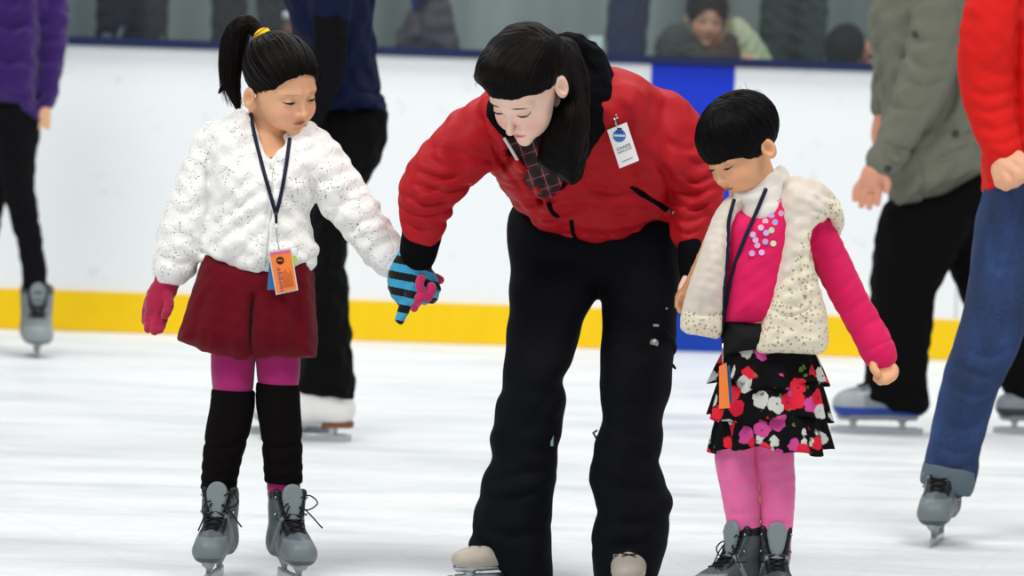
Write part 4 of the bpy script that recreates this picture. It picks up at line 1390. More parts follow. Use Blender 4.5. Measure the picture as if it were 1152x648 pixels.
    # stand collar
    chainpx(j, f, [(552, 118, -0.22, 12), (556, 138, -0.27, 11), (568, 158, -0.27, 9), (588, 186, -0.24, 7), (606, 212, -0.19, 7), (618, 226, -0.14, 5)], k=0.02)
    # neck opening
    j.pillow(f, [(566, 100), (562, 132), (570, 152), (586, 180), (600, 206), (612, 226), (624, 210), (640, 188), (660, 160), (670, 120), (640, 70), (600, 70)], 0.30, 0.03, -0.36, mode='s', k=0.012)
    j.chain(f.pts([(606, 118, -0.25), (616, 165, -0.17), (622, 195, -0.12)]), [38 * s, 33 * s, 20 * s], k=0.01, mode='s')
    FO = [([(476, 190), (500, 196), (524, 190)], 4, 7), ([(470, 203), (496, 210), (528, 206)], 4, 8), ([(458, 216), (484, 224), (516, 216)], 4, 6), ([(456, 230), (480, 236), (512, 230)], 4, 6), ([(458, 246), (480, 250), (506, 244)], 4, 5),
          ([(486, 176), (508, 184), (536, 180)], 5, 5), ([(500, 165), (520, 170), (552, 178)], 5, 5), ([(466, 222), (490, 214), (520, 200)], 4, -4),
          ([(560, 196), (570, 178), (578, 150)], 6, 9), ([(562, 204), (590, 200), (620, 190)], 6, 4), ([(574, 226), (600, 226), (640, 218)], 6, 5), ([(590, 244), (620, 244), (660, 238)], 5, 5),
          ([(612, 262), (650, 262), (700, 262), (744, 246)], 4, 5), ([(650, 232), (690, 238), (735, 228)], 6, 5), ([(660, 205), (690, 215), (725, 212)], 7, 4), ([(690, 150), (712, 180), (720, 215)], 8, 4),
          ([(720, 100), (740, 130), (748, 170)], 10, 5), ([(700, 95), (714, 125), (712, 150)], 9, -4), ([(738, 180), (752, 205), (752, 236)], 6, 10),
          ([(764, 196), (782, 204), (806, 196)], 4, 6), ([(760, 212), (782, 218), (806, 210)], 4, 7), ([(758, 226), (778, 234), (800, 226)], 4, 7), ([(757, 242), (774, 248), (794, 240)], 4, 6), ([(758, 256), (772, 262), (788, 256)], 3.5, 5),
          ([(768, 176), (786, 184), (800, 176)], 5, 5), ([(752, 160), (770, 168), (790, 160)], 6, 5), ([(762, 236), (784, 226), (800, 214)], 4, -4),
          ([(590, 190), (600, 215), (622, 240)], 4, 4), ([(556, 160), (566, 180), (590, 214)], 4, 5)]
    j.folds(f, [(q[0], q[1] * 0.9, q[2] * 1.5) for q in FO])
    j.wobble(0.003, 0.06, 12)
    RED = mat('jacket_red', 'B00D1B', 0.62, bscale=160, bstr=0.15, bdist=0.0008, fold=0.010, foldscale=9, spec=0.25)
    jk = obj('jacket', j, 0.003, RED, r)
    BK = mat('cuff_black', '060609', 0.9, bscale=90, bstr=0.4, spec=0.1)
    # zipper and flap lines
    zp = catmull(j.hit(f, [(567, 155), (581, 178), (594, 201)], 0.004), 6)
    tubes('zipper', [(zp, 0.0035, 0.5)], mat('zip_pale', 'D9D4CE', 0.4, bscale=300, bstr=0.4), jk)
    zp = j.hit(f, catmull([(617, 228), (621, 238), (628, 244)], 5), 0.001)
    tubes('zipper', [(zp, 0.0055, 0.5)], BK, jk)
    zp = j.hit(f, catmull([(643, 248), (645, 262), (651, 273)], 5), 0.001)
    tubes('zipper', [(zp, 0.0050, 0.5)], BK, jk)
    zp = j.hit(f, catmull([(710, 210), (722, 218), (736, 226), (750, 236)], 5), 0.001)
    tubes('pocket_zip', [(zp, [0.004, 0.0065, 0.006, 0.006], 0.5)], BK, jk)
    zp = j.hit(f, catmull([(752, 236), (758, 240)], 5), 0.004)
    tubes('pocket_pull', [(zp, 0.004, 0.6)], METAL, jk)
    # inner collar, hood and cuffs
    hk = Sdf()
    chainpx(hk, f, [(634, 52, -0.16, 12), (655, 66, -0.13, 18), (668, 88, -0.13, 20), (668, 118, -0.16, 20), (656, 150, -0.18, 16), (645, 178, -0.17, 10)], k=0.01, kin=0.03)
    chainpx(hk, f, [(640, 60, -0.14, 20), (650, 90, -0.10, 28), (655, 120, -0.12, 26)], k=0.03)
    hk.folds(f, [([(648, 60), (664, 84), (670, 120)], 4, 6), ([(640, 62), (654, 90), (660, 130)], 4, 6), ([(656, 64), (674, 92), (676, 118)], 3, 4)])
    hk.wobble(0.003, 0.05, 3)
    obj('hood', hk, 0.0025, mat('hood_black', '050609', 0.9, bscale=120, bstr=0.4, spec=0.1), r)
    ck = Sdf(); chainpx(ck, f, [(556, 118, -0.245, 8), (557, 130, -0.275, 9), (563, 142, -0.285, 8), (571, 151, -0.285, 5)], k=0.01)
    obj('collar', ck, 0.002, BK, r)
    cf = Sdf(); chainpx(cf, f, [(475, 262, -0.19, 21), (472, 276, -0.182, 20.5), (470, 288, -0.175, 19)], kin=0.01)
    obj('cuff', cf, 0.002, BK, r)
    cf = Sdf(); chainpx(cf, f, [(774, 262, -0.04, 9), (777, 284, -0.06, 14), (778, 312, -0.085, 13)], kin=0.01)
    obj('cuff', cf, 0.002, BK, r)

    # striped glove
    g = Sdf()
    chainpx(g, f, [(470, 284, -0.175, 17), (466, 294, -0.173, 19), (461, 308, -0.170, 22), (458, 322, -0.170, 20), (460, 332, -0.170, 14)], sy=0.62, kin=0.012)
    fingers(g, f, [[(452, 326, -0.170, 8), (456, 340, -0.175, 7.5), (453, 351, -0.185, 6.2), (450, 360, -0.190, 5.2)],
                   [(463, 324, -0.185, 8.5), (464, 336, -0.193, 7.5), (466, 341, -0.175, 6)],
                   [(474, 318, -0.175, 9), (482, 322, -0.180, 7.5), (487, 330, -0.175, 6.5), (486, 336, -0.160, 6)],
                   [(478, 308, -0.165, 9), (486, 316, -0.155, 7.5), (490, 326, -0.145, 6)],
                   [(470, 316, -0.185, 8), (476, 330, -0.185, 7), (478, 337, -0.165, 6)]], k=0.004)
    g.wobble(0.0007, 0.02, 4)
    CB, CK = srgb('3AA0C8'), srgb('08080C')
    a0 = np.array([470.0, 281.0])
    def gc(V):
        # stripes run round the hand: measured along the wrist-to-finger axis
        p = V - f.P(a0[0], a0[1], -0.17)
        ax = np.array([-0.22, 0.0, -0.975]); d = (p @ ax) / s - 0.25 * np.abs(p[:, 0] / s + 4) * 0.35
        k = np.floor((d - 1.0) / 8.6).astype(int)
        return np.where((k % 2 == 0)[:, None], CB[None], CK[None])
    gl = obj('glove', g, 0.0013, mat('glove_knit', None, 0.9, attr=True, bscale=160, bstr=0.5, sheen=0.2), r, gc)

    # pants: two wide legs and the seat
    p = Sdf()
    p.pillow(f, [(578, 236), (610, 232), (660, 240), (676, 262), (684, 300), (679, 318), (664, 346), (652, 380), (638, 424), (637, 444), (634, 470), (629, 510), (625, 540), (622, 575), (620, 605), (620, 660),
                 (592, 658), (572, 650), (556, 636), (540, 624), (526, 614), (531, 596), (536, 562), (545, 536), (553, 514), (551, 490), (559, 455), (566, 420), (570, 380), (573, 330), (575, 280)],
             0.085, 0.072, [(620, 260, 0.10), (612, 350, 0.05), (600, 430, -0.02), (590, 500, 0.0), (580, 620, 0.0)], smooth=True)
    p.pillow(f, [(640, 240), (700, 232), (758, 240), (764, 270), (766, 310), (764, 350), (758, 400), (752, 440), (746, 470), (743, 516), (748, 540), (755, 562), (750, 600), (744, 626), (732, 652), (700, 662), (672, 655), (664, 616), (669, 570),
                 (662, 530), (668, 500), (675, 476), (674, 430), (676, 390), (678, 348), (673, 318), (655, 290)],
             0.085, 0.072, [(700, 260, 0.10), (716, 350, 0.04), (714, 430, -0.06), (708, 500, -0.06), (706, 620, -0.08)], k=0.02)
    chainpx(p, f, [(632, 270, 0.11, 54), (706, 270, 0.11, 54)], k=0.05)
    p.folds(f, [([(556, 540), (590, 528), (624, 530)], 7, 7), ([(545, 560), (580, 556), (618, 545)], 6, 6), ([(540, 585), (570, 598), (615, 592)], 7, 7), ([(560, 480), (590, 500), (626, 500)], 8, 6), ([(534, 600), (560, 614), (600, 640)], 6, 7),
                ([(640, 420), (620, 440), (600, 470)], 8, 6), ([(675, 320), (650, 330), (610, 320)], 7, 5), ([(678, 318), (700, 330), (740, 320)], 7, 5), ([(668, 300), (630, 290), (590, 290)], 6, 4),
                ([(748, 470), (725, 485), (700, 480)], 7, 6), ([(745, 520), (715, 500), (684, 470)], 7, 6), ([(664, 530), (695, 540), (745, 545)], 7, 6), ([(668, 570), (700, 580), (750, 575)], 7, 6), ([(666, 610), (700, 604), (745, 600)], 6, 6),
                ([(676, 440), (700, 450), (740, 440)], 8, 5), ([(672, 640), (700, 628), (735, 636)], 5, 5), ([(566, 440), (600, 436), (635, 440)], 8, 5)])
    p.wobble(0.0022, 0.09, 21)
    PB = mat('pants_black', '090B12', 0.85, bscale=200, bstr=0.25, bdist=0.0008, fold=0.012, foldscale=7, spec=0.14)
    pp = obj('pants', p, 0.0032, PB, r)
    # cargo pocket, tags, toggles
    a = p.hit(f, [(738, 365), (754, 372), (760, 380), (756, 406), (746, 400), (732, 390), (733, 375)], -0.002)
    c = a.mean(0)
    ps = Sdf(); ps.chain([c + [-.008, .012, 0.010], c + [.010, .02, -0.014]], [0.024, 0.022], sy=0.8); ps.wobble(0.001, 0.03, 2)
    obj('cargo_pocket', ps, 0.0025, PB, pp)
    both = p.copy(); both.ops = p.ops + ps.ops[:1]
    bt = both.hit(f, [(736, 386)], 0.002)[0]
    V, Fc = disc_geo(bt, (-0.2, -1, 0), 0.0095, 0.004, 20); mk('snap_button', V * [1, 1, 1], Fc, mat('snap_silver', 'B9BBB6', 0.35, metal=0.6), pp, bt)
    for q, sz, m_ in (((738, 366), (0.012, 0.003, 0.005), METAL), ((750, 347), (0.004, 0.003, 0.004), METAL), ((621, 496), (0.006, 0.003, 0.022), mat('tag_teal', '7FA79B', 0.6)), ((694, 627), (0.016, 0.002, 0.013), mat('tag_grey', '8A8E90', 0.7))):
        c = p.hit(f, [q], 0.001)[0]
        box('pants_tag', c, sz, m_, pp)
    text_q = p.hit(f, [(694, 627)], 0.004)[0]
    for k, w_ in enumerate((0.011, 0.012)):
        box('tag_print', text_q + [0, 0, 0.003 - 0.006 * k], (w_, 0.0012, 0.0022), BK, pp)
    tg = p.hit(f, [(672, 484), (668, 488), (670, 492)], 0.002)
    tubes('pull_tab', [([tg[0], f.P(667.5, 487, tg[0][1] - f.Y0), f.P(671, 493, tg[0][1] - f.Y0)], 0.003, 0.4)], mat('tab_dark', '23262A', 0.7), pp)
    lp = [f.P(a_, b_, -0.02) for a_, b_ in [(750, 402), (757, 410), (760, 415), (752, 408)]]
    tubes('drawcord', [(catmull(lp, 4), 0.0018)], BK, pp)
    lp = [f.P(a_, b_, 0.0) for a_, b_ in [(760, 238), (763, 250), (760, 262), (757, 250), (760, 240)]]
    tubes('keyring', [(catmull(lp, 5), 0.0016)], METAL, pp)
    # phone pouch at the far hip
    # skates, beige boots
    cols = ('B7AFA2', 'B7AFA2', 'C6BFB3', 'B7AFA2')
    skate(r, f.P(554, 654, -0.025) * [1, 1, 0], -150, L=0.205, w=0.85, kind='figure', hh=0.12, zs=0.75, hb=0.045, cols=cols)
    skate(r, f.P(706, 670, -0.135) * [1, 1, 0], -92, L=0.205, w=0.95, kind='figure', hh=0.12, zs=0.75, hb=0.045, cols=cols)
    return f, b, j, jk, r


if True:
    fB, bB, jB, jkB, rB = build_woman()
    c = jB.hit(fB, [(684, 143), (705, 137), (718, 181), (697, 189)], 0.004)
    yy = c[:, 1].min() - 0.002 - fB.Y0
    nb, fq, n = card('name_badge', fB, [(683, 146.5, yy), (705, 137.5, yy), (719, 180.5, yy), (697, 189.5, yy)], 0, 0.0012, mat('badge_white', 'F2F2F4', 0.3))
    tag(nb, 'white name badge clipped to the chest of the red jacket', 'badge')
    INK = mat('ink_black', '1A1A1E', 0.6)
    ex, ey = fq[1] - fq[0], fq[0] - fq[3]
    cc = fq[3] + ex * 0.47 + ey * 0.76
    V, Fc = disc_geo(cc, (0, -1, 0), 0.0135, 0.0005, 24); mk('badge_logo', V, Fc, mat('logo_blue', '3C76B8', 0.5), nb, cc, smooth=False)
    box('badge_mark', cc - [0, 0.0008, 0], (0.024, 0.0005, 0.004), mat('logo_pale', 'C9DCEE', 0.5), nb)
    box('badge_mark', cc - [0, 0.0008, -0.008], (0.014, 0.0005, 0.0025), mat('logo_navy', '1B3A70', 0.5), nb)
    box('badge_mark', cc - [0, 0.0008, -0.0145], (0.010, 0.0005, 0.003), INK, nb)
    text_on(nb, 'badge_text', 'CHARIE', fq, 0.50, 0.42, 0.0090, INK)
    text_on(nb, 'badge_text', 'INSTRUCTOR', fq, 0.50, 0.345, 0.0052, INK)
    for k in range(7):
        a = fq[3] + ex * (0.24 + 0.075 * k) + ey * 0.13 + [0, -0.0008, 0]
        tubes('badge_print', [([a, a + ex * 0.05], 0.0006)], INK, nb, 4)
    top = (fq[0] + fq[1]) / 2
    tubes('clip', [([top, top + [-0.004, 0, 0.010], top + [-0.010, 0.002, 0.020]], [0.002, 0.003, 0.003]), ([top + [-0.016, 0.002, 0.020], top + [0.0, 0.002, 0.024]], 0.0028), ([top + [-0.008, 0.002, 0.014], top + [0.002, 0.002, 0.018]], 0.0025)], METAL, nb, 6)
# ------------------------------------------------------------------ small girl in the fleece vest
def build_child():
    f = Fig(-0.52); s = f.s
    r = root('person', PW(850, 690, f.Y0) * [1, 1, 0], 'small girl with bowl-cut black hair in a cream fleece vest and floral tiered skirt', 'person')
    hd = Head(f.P(833, 166, -0.03), rot(-53, 38, -6), 0.82, child=1.0, noselen=0.5, lips=0.4, eard=0.014)
    b = Sdf()
    hd.add(b)
    chainpx(b, f, [(842, 178, -0.01, 21), (852, 205, 0.0, 22), (856, 232, 0.0, 26)], k=0.02)
    chainpx(b, f, [(862, 240, 0.0, 34), (858, 290, 0.0, 38), (856, 360, 0.0, 36), (856, 410, 0.0, 30)], k=0.03, sy=0.8)
    chainpx(b, f, [(905, 240, 0.0, 16), (928, 285, 0.0, 14), (955, 335, 0.0, 12), (978, 378, -0.01, 10), (990, 402, -0.01, 9)], k=0.02)
    fingers(b, f, [[(988, 396, -0.01, 10), (993, 412, -0.012, 11.5), (994, 418, -0.012, 10)],
                   [(1000, 410, -0.018, 5.5), (1006, 416, -0.026, 5.2), (1004, 424, -0.034, 4.8), (998, 425, -0.034, 4.4)],
                   [(996, 414, -0.020, 5.5), (1000, 422, -0.028, 5.2), (998, 428, -0.036, 4.6), (992, 428, -0.034, 4.2)],
                   [(990, 415, -0.020, 5.5), (993, 424, -0.028, 5.0), (990, 429, -0.034, 4.5)],
                   [(985, 412, -0.016, 5), (987, 420, -0.024, 4.6), (986, 426, -0.030, 4.2)],
                   [(984, 406, -0.026, 5), (983, 414, -0.036, 4.8), (987, 420, -0.042, 4.4)]], k=0.004)
    chainpx(b, f, [(818, 245, 0.05, 15), (795, 292, 0.15, 12), (776, 325, 0.24, 9), (768, 334, 0.26, 8)], k=0.02)
    fingers(b, f, [[(768, 334, 0.26, 8), (768, 342, 0.27, 8)], [(770, 340, 0.255, 4), (770, 350, 0.25, 3.8)], [(765, 340, 0.255, 4), (765, 349, 0.25, 3.8)], [(772, 336, 0.25, 4), (775, 345, 0.245, 3.6)], [(763, 336, 0.26, 3.6), (762, 344, 0.25, 3.4)], [(768, 330, 0.245, 4), (764, 336, 0.235, 3.6)]], k=0.004)
    chainpx(b, f, [(829, 470, 0.0, 22), (829, 520, 0.0, 21), (834, 560, 0.0, 20), (838, 610, 0.0, 14), (838, 632, 0, 12)], k=0.01)
    chainpx(b, f, [(868, 470, 0.0, 22), (870, 520, 0.0, 20), (874, 560, 0.0, 19), (873, 610, 0.0, 14), (873, 632, 0, 12)], k=0.01)
    body = obj('body', b, 0.002, SKIN, r, hd.color('E4AA80', 'B4605C', 'EFA083', 'B88A68'))
    hd.brows(body, mat('brow_brown'), th=0.0017, z=0.021, arch=0.003)
    hd.eyes(body, mat('lash'), 0.35, iris='120B08')
    # bowl cut
    h = Sdf()
    zl = [(-0.14, 0.016), (-0.088, 0.017), (-0.066, 0.014), (-0.048, 0.000), (-0.030, -0.028), (-0.014, -0.050), (-0.004, -0.048), (0.003, 0.000), (0.034, 0.000), (0.042, -0.03), (0.07, -0.055), (0.14, -0.055)]
    fn0 = hd.cap(0.016, zl, earclear=0.0, k=0.006)
    hd.addfn(h, fn0, m=0.2)
    h.wobble(0.0010, 0.025, 5, (0.7, 0.7, 2.0))
    hair = obj('hair', h, 0.0022, HAIRB, r)
    rs = random.Random(8); lines = []
    cen = np.array([0, 0.016, 0.038]); rr = np.array([0.092, 0.115, 0.0942])
    for i in range(260):
        a = rs.uniform(-math.pi, math.pi)
        dd = np.array([math.sin(a), -math.cos(a), 0])
        y_ = cen[1] + dd[1] * 0.11
        zend = np.interp(y_, [q[0] for q in zl], [q[1] for q in zl]) - rs.uniform(-0.004, 0.005)
        el0 = math.pi / 2 - rs.uniform(0.05, 0.9)
        el1 = math.atan2((zend - cen[2]) / rr[2], 1.0)
        P_ = []
        for t_ in np.linspace(0, 1, 12):
            el = el0 * (1 - t_) + el1 * t_
            u = np.array([dd[0] * math.cos(el), dd[1] * math.cos(el), math.sin(el)])
            k_ = 1.0 + (0.002 + 0.008 * rs.random() * (1 if i % 9 == 0 else 0.15)) * (1 if t_ < 0.9 else 0.5)
            P_.append(cen + u * rr * k_ + np.array([0.0, 0.004 * t_, 0]))
        lines.append((hd.wld(P_), [0.0006, 0.0013, 0.0012, 0.0003], 0.6))
    for q in ([(838, 108), (840, 100), (838, 93)], [(842, 108), (852, 101), (858, 104)], [(846, 110), (858, 106), (866, 112)], [(835, 107), (830, 101), (834, 97)], [(850, 112), (860, 112), (866, 118)]):
        lines.append((catmull(f.pts([(a, b_, 0.0) for a, b_ in q]), 5), [0.0006, 0.0004, 0.0002]))
    tubes('hair_strands', lines, STRANDB, hair, 4)

    # turtleneck, pink cardigan, sleeves
    tn = Sdf()
    chainpx(tn, f, [(878, 192, 0.02, 6), (880, 202, -0.005, 6.5), (868, 214, -0.035, 7), (848, 222, -0.052, 6.5), (830, 220, -0.050, 5)], k=0.01, kin=0.02)
    chainpx(tn, f, [(856, 212, -0.005, 24), (858, 236, -0.012, 31)], k=0.015)
    tn.folds(f, [([(882, 196), (866, 210), (845, 216), (830, 213)], 1.6, 2.5)])
    obj('turtleneck', tn, 0.002, mat('collar_white', 'E9E4DC', 0.85, bscale=150, bstr=0.3), r)
    PK = mat('cardigan_pink', 'DE155C', 0.85, bscale=260, bstr=0.3, sheen=0.05, var=0.06)
    cd = Sdf()
    cd.pillow(f, [(826, 226), (842, 232), (866, 222), (886, 205), (905, 215), (912, 240), (905, 290), (892, 340), (888, 366), (850, 368), (814, 364), (810, 330), (812, 290), (808, 256), (814, 236)], 0.078, 0.060, 0.0)
    chainpx(cd, f, [(902, 238, 0.0, 21), (922, 268, 0.0, 20.5), (944, 312, 0.0, 19.5), (966, 354, 0.0, 18.5), (983, 384, -0.008, 18.5), (991, 400, -0.01, 18)], k=0.02, kin=0.015)
    chainpx(cd, f, [(824, 246, 0.06, 17), (806, 290, 0.15, 13), (788, 318, 0.22, 10)], k=0.02)
    cd.folds(f, [([(948, 352), (964, 340), (980, 336)], 4, 2), ([(962, 376), (976, 362), (992, 358)], 4, 2.5), ([(972, 396), (988, 386), (1006, 380)], 2, 2.5), ([(926, 300), (938, 290), (954, 288)], 5, 2),
                 ([(846, 236), (842, 280), (838, 362)], 1.5, 2), ([(905, 275), (915, 262), (912, 246)], 4, 3)])
    cd.wobble(0.0012, 0.04, 6)
    card_ = obj('cardigan', cd, 0.0022, PK, r)
    SQ = [('D7B6E6', (847, 264)), ('E9A7D0', (852, 276)), ('C9B3E8', (862, 262)), ('F0C0D8', (861, 249)), ('BFD9B0', (868, 259)), ('D9A4DC', (846, 285)), ('E4B4E4', (857, 284)), ('C8A0D4', (861, 272)), ('E8C0DC', (856, 256)),
          ('B8A8E0', (872, 250)), ('D8E0B0', (870, 274)), ('E0A8C8', (879, 240)), ('C8B0E0', (868, 243)), ('E8B0D8', (850, 270)), ('D0B0D8', (876, 228))]
    for hx, q in SQ:
        c = cd.hit(f, [q], 0.0005)[0]
        V, Fc = disc_geo(c, (-0.1, -1, 0.1), 0.0062, 0.0012, 12)
        mk('sequin', V, Fc, mat('sequin_' + hx, hx, 0.2, spec=0.8), card_, c, smooth=False)
    # waistband
    wb = Sdf(); wb.pillow(f, [(814, 355), (890, 355), (892, 400), (812, 400)], 0.078, 0.05, 0.0, smooth=False)
    wbo = obj('waistband', wb, 0.003, mat('waistband_black', '0A0A0C', 0.85), r)
    # vest: fleece-lined panels
    FL = mat('fleece_cream', 'DCD0C2', 0.95, bscale=210, bstr=0.7, bdist=0.0016, sheen=0.4, var=0.05)
    t = NT('vest_print')
    o_ = t.obj((1, 1, 1))
    v = t.n('ShaderNodeTexVoronoi', {'Vector': o_, 'Scale': 105.0, 'Randomness': 0.85})
    m = t.ramp(v.outputs[0], [(0.26, (1, 1, 1)), (0.34, (0, 0, 0))])
    v2_ = t.n('ShaderNodeTexVoronoi', {'Vector': o_, 'Scale': 170.0}).outputs[0]
    m2_ = t.ramp(v2_, [(0.25, (0, 0, 0)), (0.34, (1, 1, 1))])
    rc_ = t.ramp(t.n('ShaderNodeSeparateColor', {0: v.outputs[1]}).outputs[0], [(0.3, tuple(srgb('8C7A5C'))), (0.55, tuple(srgb('A8866E'))), (0.8, tuple(srgb('7E7A55')))], 'CONSTANT')
    cc = t.mix(t.math('MULTIPLY', m, 0.75), srgb('E6DCC4'), rc_)
    t.set(Base_Color=cc, Roughness=0.9)
    t.bump(t.n('ShaderNodeTexNoise', {'Vector': o_, 'Scale': 220.0}).outputs[0], 0.3, 0.001)
    VP = t.m
    for nm, poly, yc, T, k_ in (('left', [(826, 216), (838, 220), (831, 240), (822, 262), (817, 300), (813, 340), (810, 377), (790, 377), (767, 372), (765, 355), (772, 325), (784, 290), (796, 256), (808, 232)], [(820, 230, -0.03), (800, 300, -0.05), (785, 370, -0.03)], 0.045, 0),
                               ('right', [(884, 204), (902, 206), (922, 218), (930, 240), (916, 262), (914, 290), (922, 325), (929, 355), (927, 394), (890, 396), (848, 394), (856, 355), (866, 320), (873, 285), (876, 255), (874, 230)], [(900, 215, -0.02), (885, 300, -0.035), (890, 390, -0.03)], 0.070, 1)):
        v_ = Sdf()
        v_.pillow(f, poly, T, 0.030, yc)
        if k_:
            # ruffled armhole and the arm passing through
            chainpx(v_, f, [(904, 262, -0.045, 5), (908, 244, -0.05, 7), (922, 232, -0.05, 9), (936, 236, -0.035, 9), (942, 248, -0.01, 8), (940, 262, 0.02, 6)], k=0.012)
            chainpx(v_, f, [(894, 208, -0.03, 10), (916, 214, -0.02, 12), (936, 230, 0.0, 9)], k=0.015)
            v_.chain(f.pts([(914, 262, -0.05), (930, 300, -0.06), (950, 340, -0.06)]), [0.030, 0.036, 0.04], k=0.006, mode='s')
            v_.folds(f, [([(905, 215), (920, 226), (935, 240)], 3, 4), ([(912, 236), (924, 240), (938, 250)], 2.5, 3), ([(905, 340), (896, 312), (900, 280)], 2, 3), ([(864, 345), (880, 352), (905, 345), (912, 330)], 1.6, 2.5)])
        else:
            v_.folds(f, [([(768, 348), (788, 352), (812, 351)], 1.6, 3)])
        v_.wobble(0.0009, 0.03, 3 + k_)
        # lining colour on the fleece faces, printed cloth elsewhere: two materials by face region
        V, Fc = v_.mesh(0.0022)
        o = mk('vest', V, Fc, FL, r, V.mean(0))
        o.data.materials.append(VP)
        cen_ = V[Fc].mean(1)
        rel = (cen_ - f.P(0, 0)) / s
        # pixel-like traced seam positions in the figure plane
        PX = np.array([f.P(x, 300)[0] for x in range(740, 960)])
        px = np.interp(cen_[:, 0], PX, np.arange(740, 960))
        PZ = np.array([f.P(850, y)[2] for y in range(180, 420)])[::-1]
        py = np.interp(cen_[:, 2], PZ, np.arange(180, 420)[::-1])
        if k_:
            edge = np.interp(py, [200, 225, 262, 300, 330, 350, 396], [945, 925, 898, 886, 866, 852, 840])
            idx = (px > edge).astype(np.int32)
        else:
            idx = (py > 351).astype(np.int32)
        o.data.polygons.foreach_set('material_index', idx)
        if k_: VR = v_
        else: VL = v_

    # tiered skirt
    t = NT('floral')
    o_ = t.obj((1, 1.0, 1))
    nz = t.n('ShaderNodeTexNoise', {'Vector': o_, 'Scale': 60.0, 'Detail': 3.0}).outputs[1]
    w = t.n('ShaderNodeVectorMath', {0: o_, 1: t.n('ShaderNodeVectorMath', {0: nz, 3: 0.020}, operation='SCALE').outputs[0]}, operation='ADD').outputs[0]
    v = t.n('ShaderNodeTexVoronoi', {'Vector': w, 'Scale': 31.0})
    sel = t.n('ShaderNodeSeparateColor', {0: v.outputs[1]}).outputs[0]
    pal = t.ramp(sel, [(0.0, tuple(srgb('08070A'))), (0.16, tuple(srgb('D6203C'))), (0.40, tuple(srgb('C7C9C2'))), (0.62, tuple(srgb('C8488E'))), (0.76, tuple(srgb('08070A'))), (0.86, tuple(srgb('E0283C')))], 'CONSTANT')
    core = t.ramp(v.outputs[0], [(0.52, (1, 1, 1)), (0.58, (0, 0, 0))])
    eye_ = t.ramp(v.outputs[0], [(0.06, (1, 1, 1)), (0.12, (0, 0, 0))])
    c = t.mix(core, srgb('08070A'), pal)
    c = t.mix(t.math('MULTIPLY', eye_, 0.8), c, srgb('3C0A18'))
    v3 = t.n('ShaderNodeTexVoronoi', {'Vector': w, 'Scale': 60.0})
    lf = t.math('MULTIPLY', t.ramp(v3.outputs[0], [(0.22, (1, 1, 1)), (0.30, (0, 0, 0))]), t.math('GREATER_THAN', t.n('ShaderNodeSeparateColor', {0: v3.outputs[1]}).outputs[1], 0.80))
    c = t.mix(lf, c, srgb('5E7A34'))
    t.set(Base_Color=c, Roughness=0.85)
    t.b.inputs['Specular IOR Level'].default_value = 0.15
    SKM = t.m
    rs = random.Random(2)
    sk_root = None
    tiers = [((866, 388, 46), (865, 430, 64)), ((866, 425, 56), (866, 470, 67)), ((867, 464, 60), (867, 504, 69))]
    for n_, (a, c_) in enumerate(tiers):
        m_ = 160; rows = 14
        V = []
        for layer in (0, 1):
            for i in range(rows):
                q = i / (rows - 1)
                for j_ in range(m_):
                    th = 2 * math.pi * j_ / m_
                    rad = a[2] + (c_[2] - a[2]) * (0.35 * q + 0.65 * q ** 0.6)
                    am = (0.3 + 4.6 * q) * s
                    wv = math.sin(th * 13 + 2 * n_ + 1.3 * math.sin(th * 3 + n_)) * am + math.sin(th * 7 + n_) * am * 0.5
                    cx = a[0] + (c_[0] - a[0]) * q
                    cy = a[1] + (c_[1] - a[1]) * q + 4.0 * q * math.sin(th * 3 + n_ * 2) + 2.2 * q * math.sin(th * 9 + n_)
                    w_ = rad * s + wv - layer * 0.0016
                    pc = f.P(cx, cy)
                    V.append([pc[0] + math.cos(th) * w_, pc[1] + math.sin(th) * w_ * 0.72, pc[2] - 0.0 + 0.07 * (pc[0] - pc[0])])
        V = np.array(V)
        # tilt of the hem: lower on the left of the photo like the cloth hangs
        V[:, 2] += -(0.035) * ((V[:, 0] - f.P(866, 440)[0])) * -1 * (0.6 if n_ else 0.2)
        Fc = []
        L_ = rows * m_
        for i in range(rows - 1):
            for j_ in range(m_):
                jn = (j_ + 1) % m_
                Fc.append((i * m_ + j_, (i + 1) * m_ + j_, (i + 1) * m_ + jn, i * m_ + jn))
                Fc.append((L_ + i * m_ + j_, L_ + i * m_ + jn, L_ + (i + 1) * m_ + jn, L_ + (i + 1) * m_ + j_))
        for j_ in range(m_):
            jn = (j_ + 1) % m_; i = rows - 1
            Fc.append((i * m_ + j_, L_ + i * m_ + j_, L_ + i * m_ + jn, i * m_ + jn))
            Fc.append((j_, jn, L_ + jn, L_ + j_))
        o = mk('skirt' if n_ == 0 else 'skirt_tier', V, Fc, SKM, r if n_ == 0 else sk_root, f.P(866, 440))
        if n_ == 0: sk_root = o
    # pink tights with pale dots
    t = NT('tights_pink')
    v = t.n('ShaderNodeTexVoronoi', {'Vector': t.obj((1, 1, 1)), 'Scale': 38.0, 'Randomness': 0.5}).outputs[0]
    dt = t.ramp(v, [(0.13, (1, 1, 1)), (0.20, (0, 0, 0))])
    t.set(Base_Color=t.mix(t.math('MULTIPLY', dt, 0.6), srgb('E968A4'), srgb('B98CB0')), Roughness=0.8)
    t.b.inputs['Sheen Weight'].default_value = 0.2
    for st in ([(828, 470, 0.0, 24), (828, 515, 0.0, 23), (832, 545, 0.0, 21.5), (836, 580, 0.0, 19), (838, 615, 0.0, 17), (838, 630, 0, 15)],
               [(869, 470, 0.0, 24), (870, 515, 0.0, 22.5), (874, 550, 0.0, 20), (874, 580, 0.0, 18), (873, 615, 0.0, 16), (873, 630, 0, 15)]):
        tg = Sdf(); chainpx(tg, f, st, off=-0.0012); tg.wobble(0.0006, 0.03, 2)
        obj('tights', tg, 0.0025, t.m, r)
    DK = ('33393C', '15181A', '4A5254', '33393C')
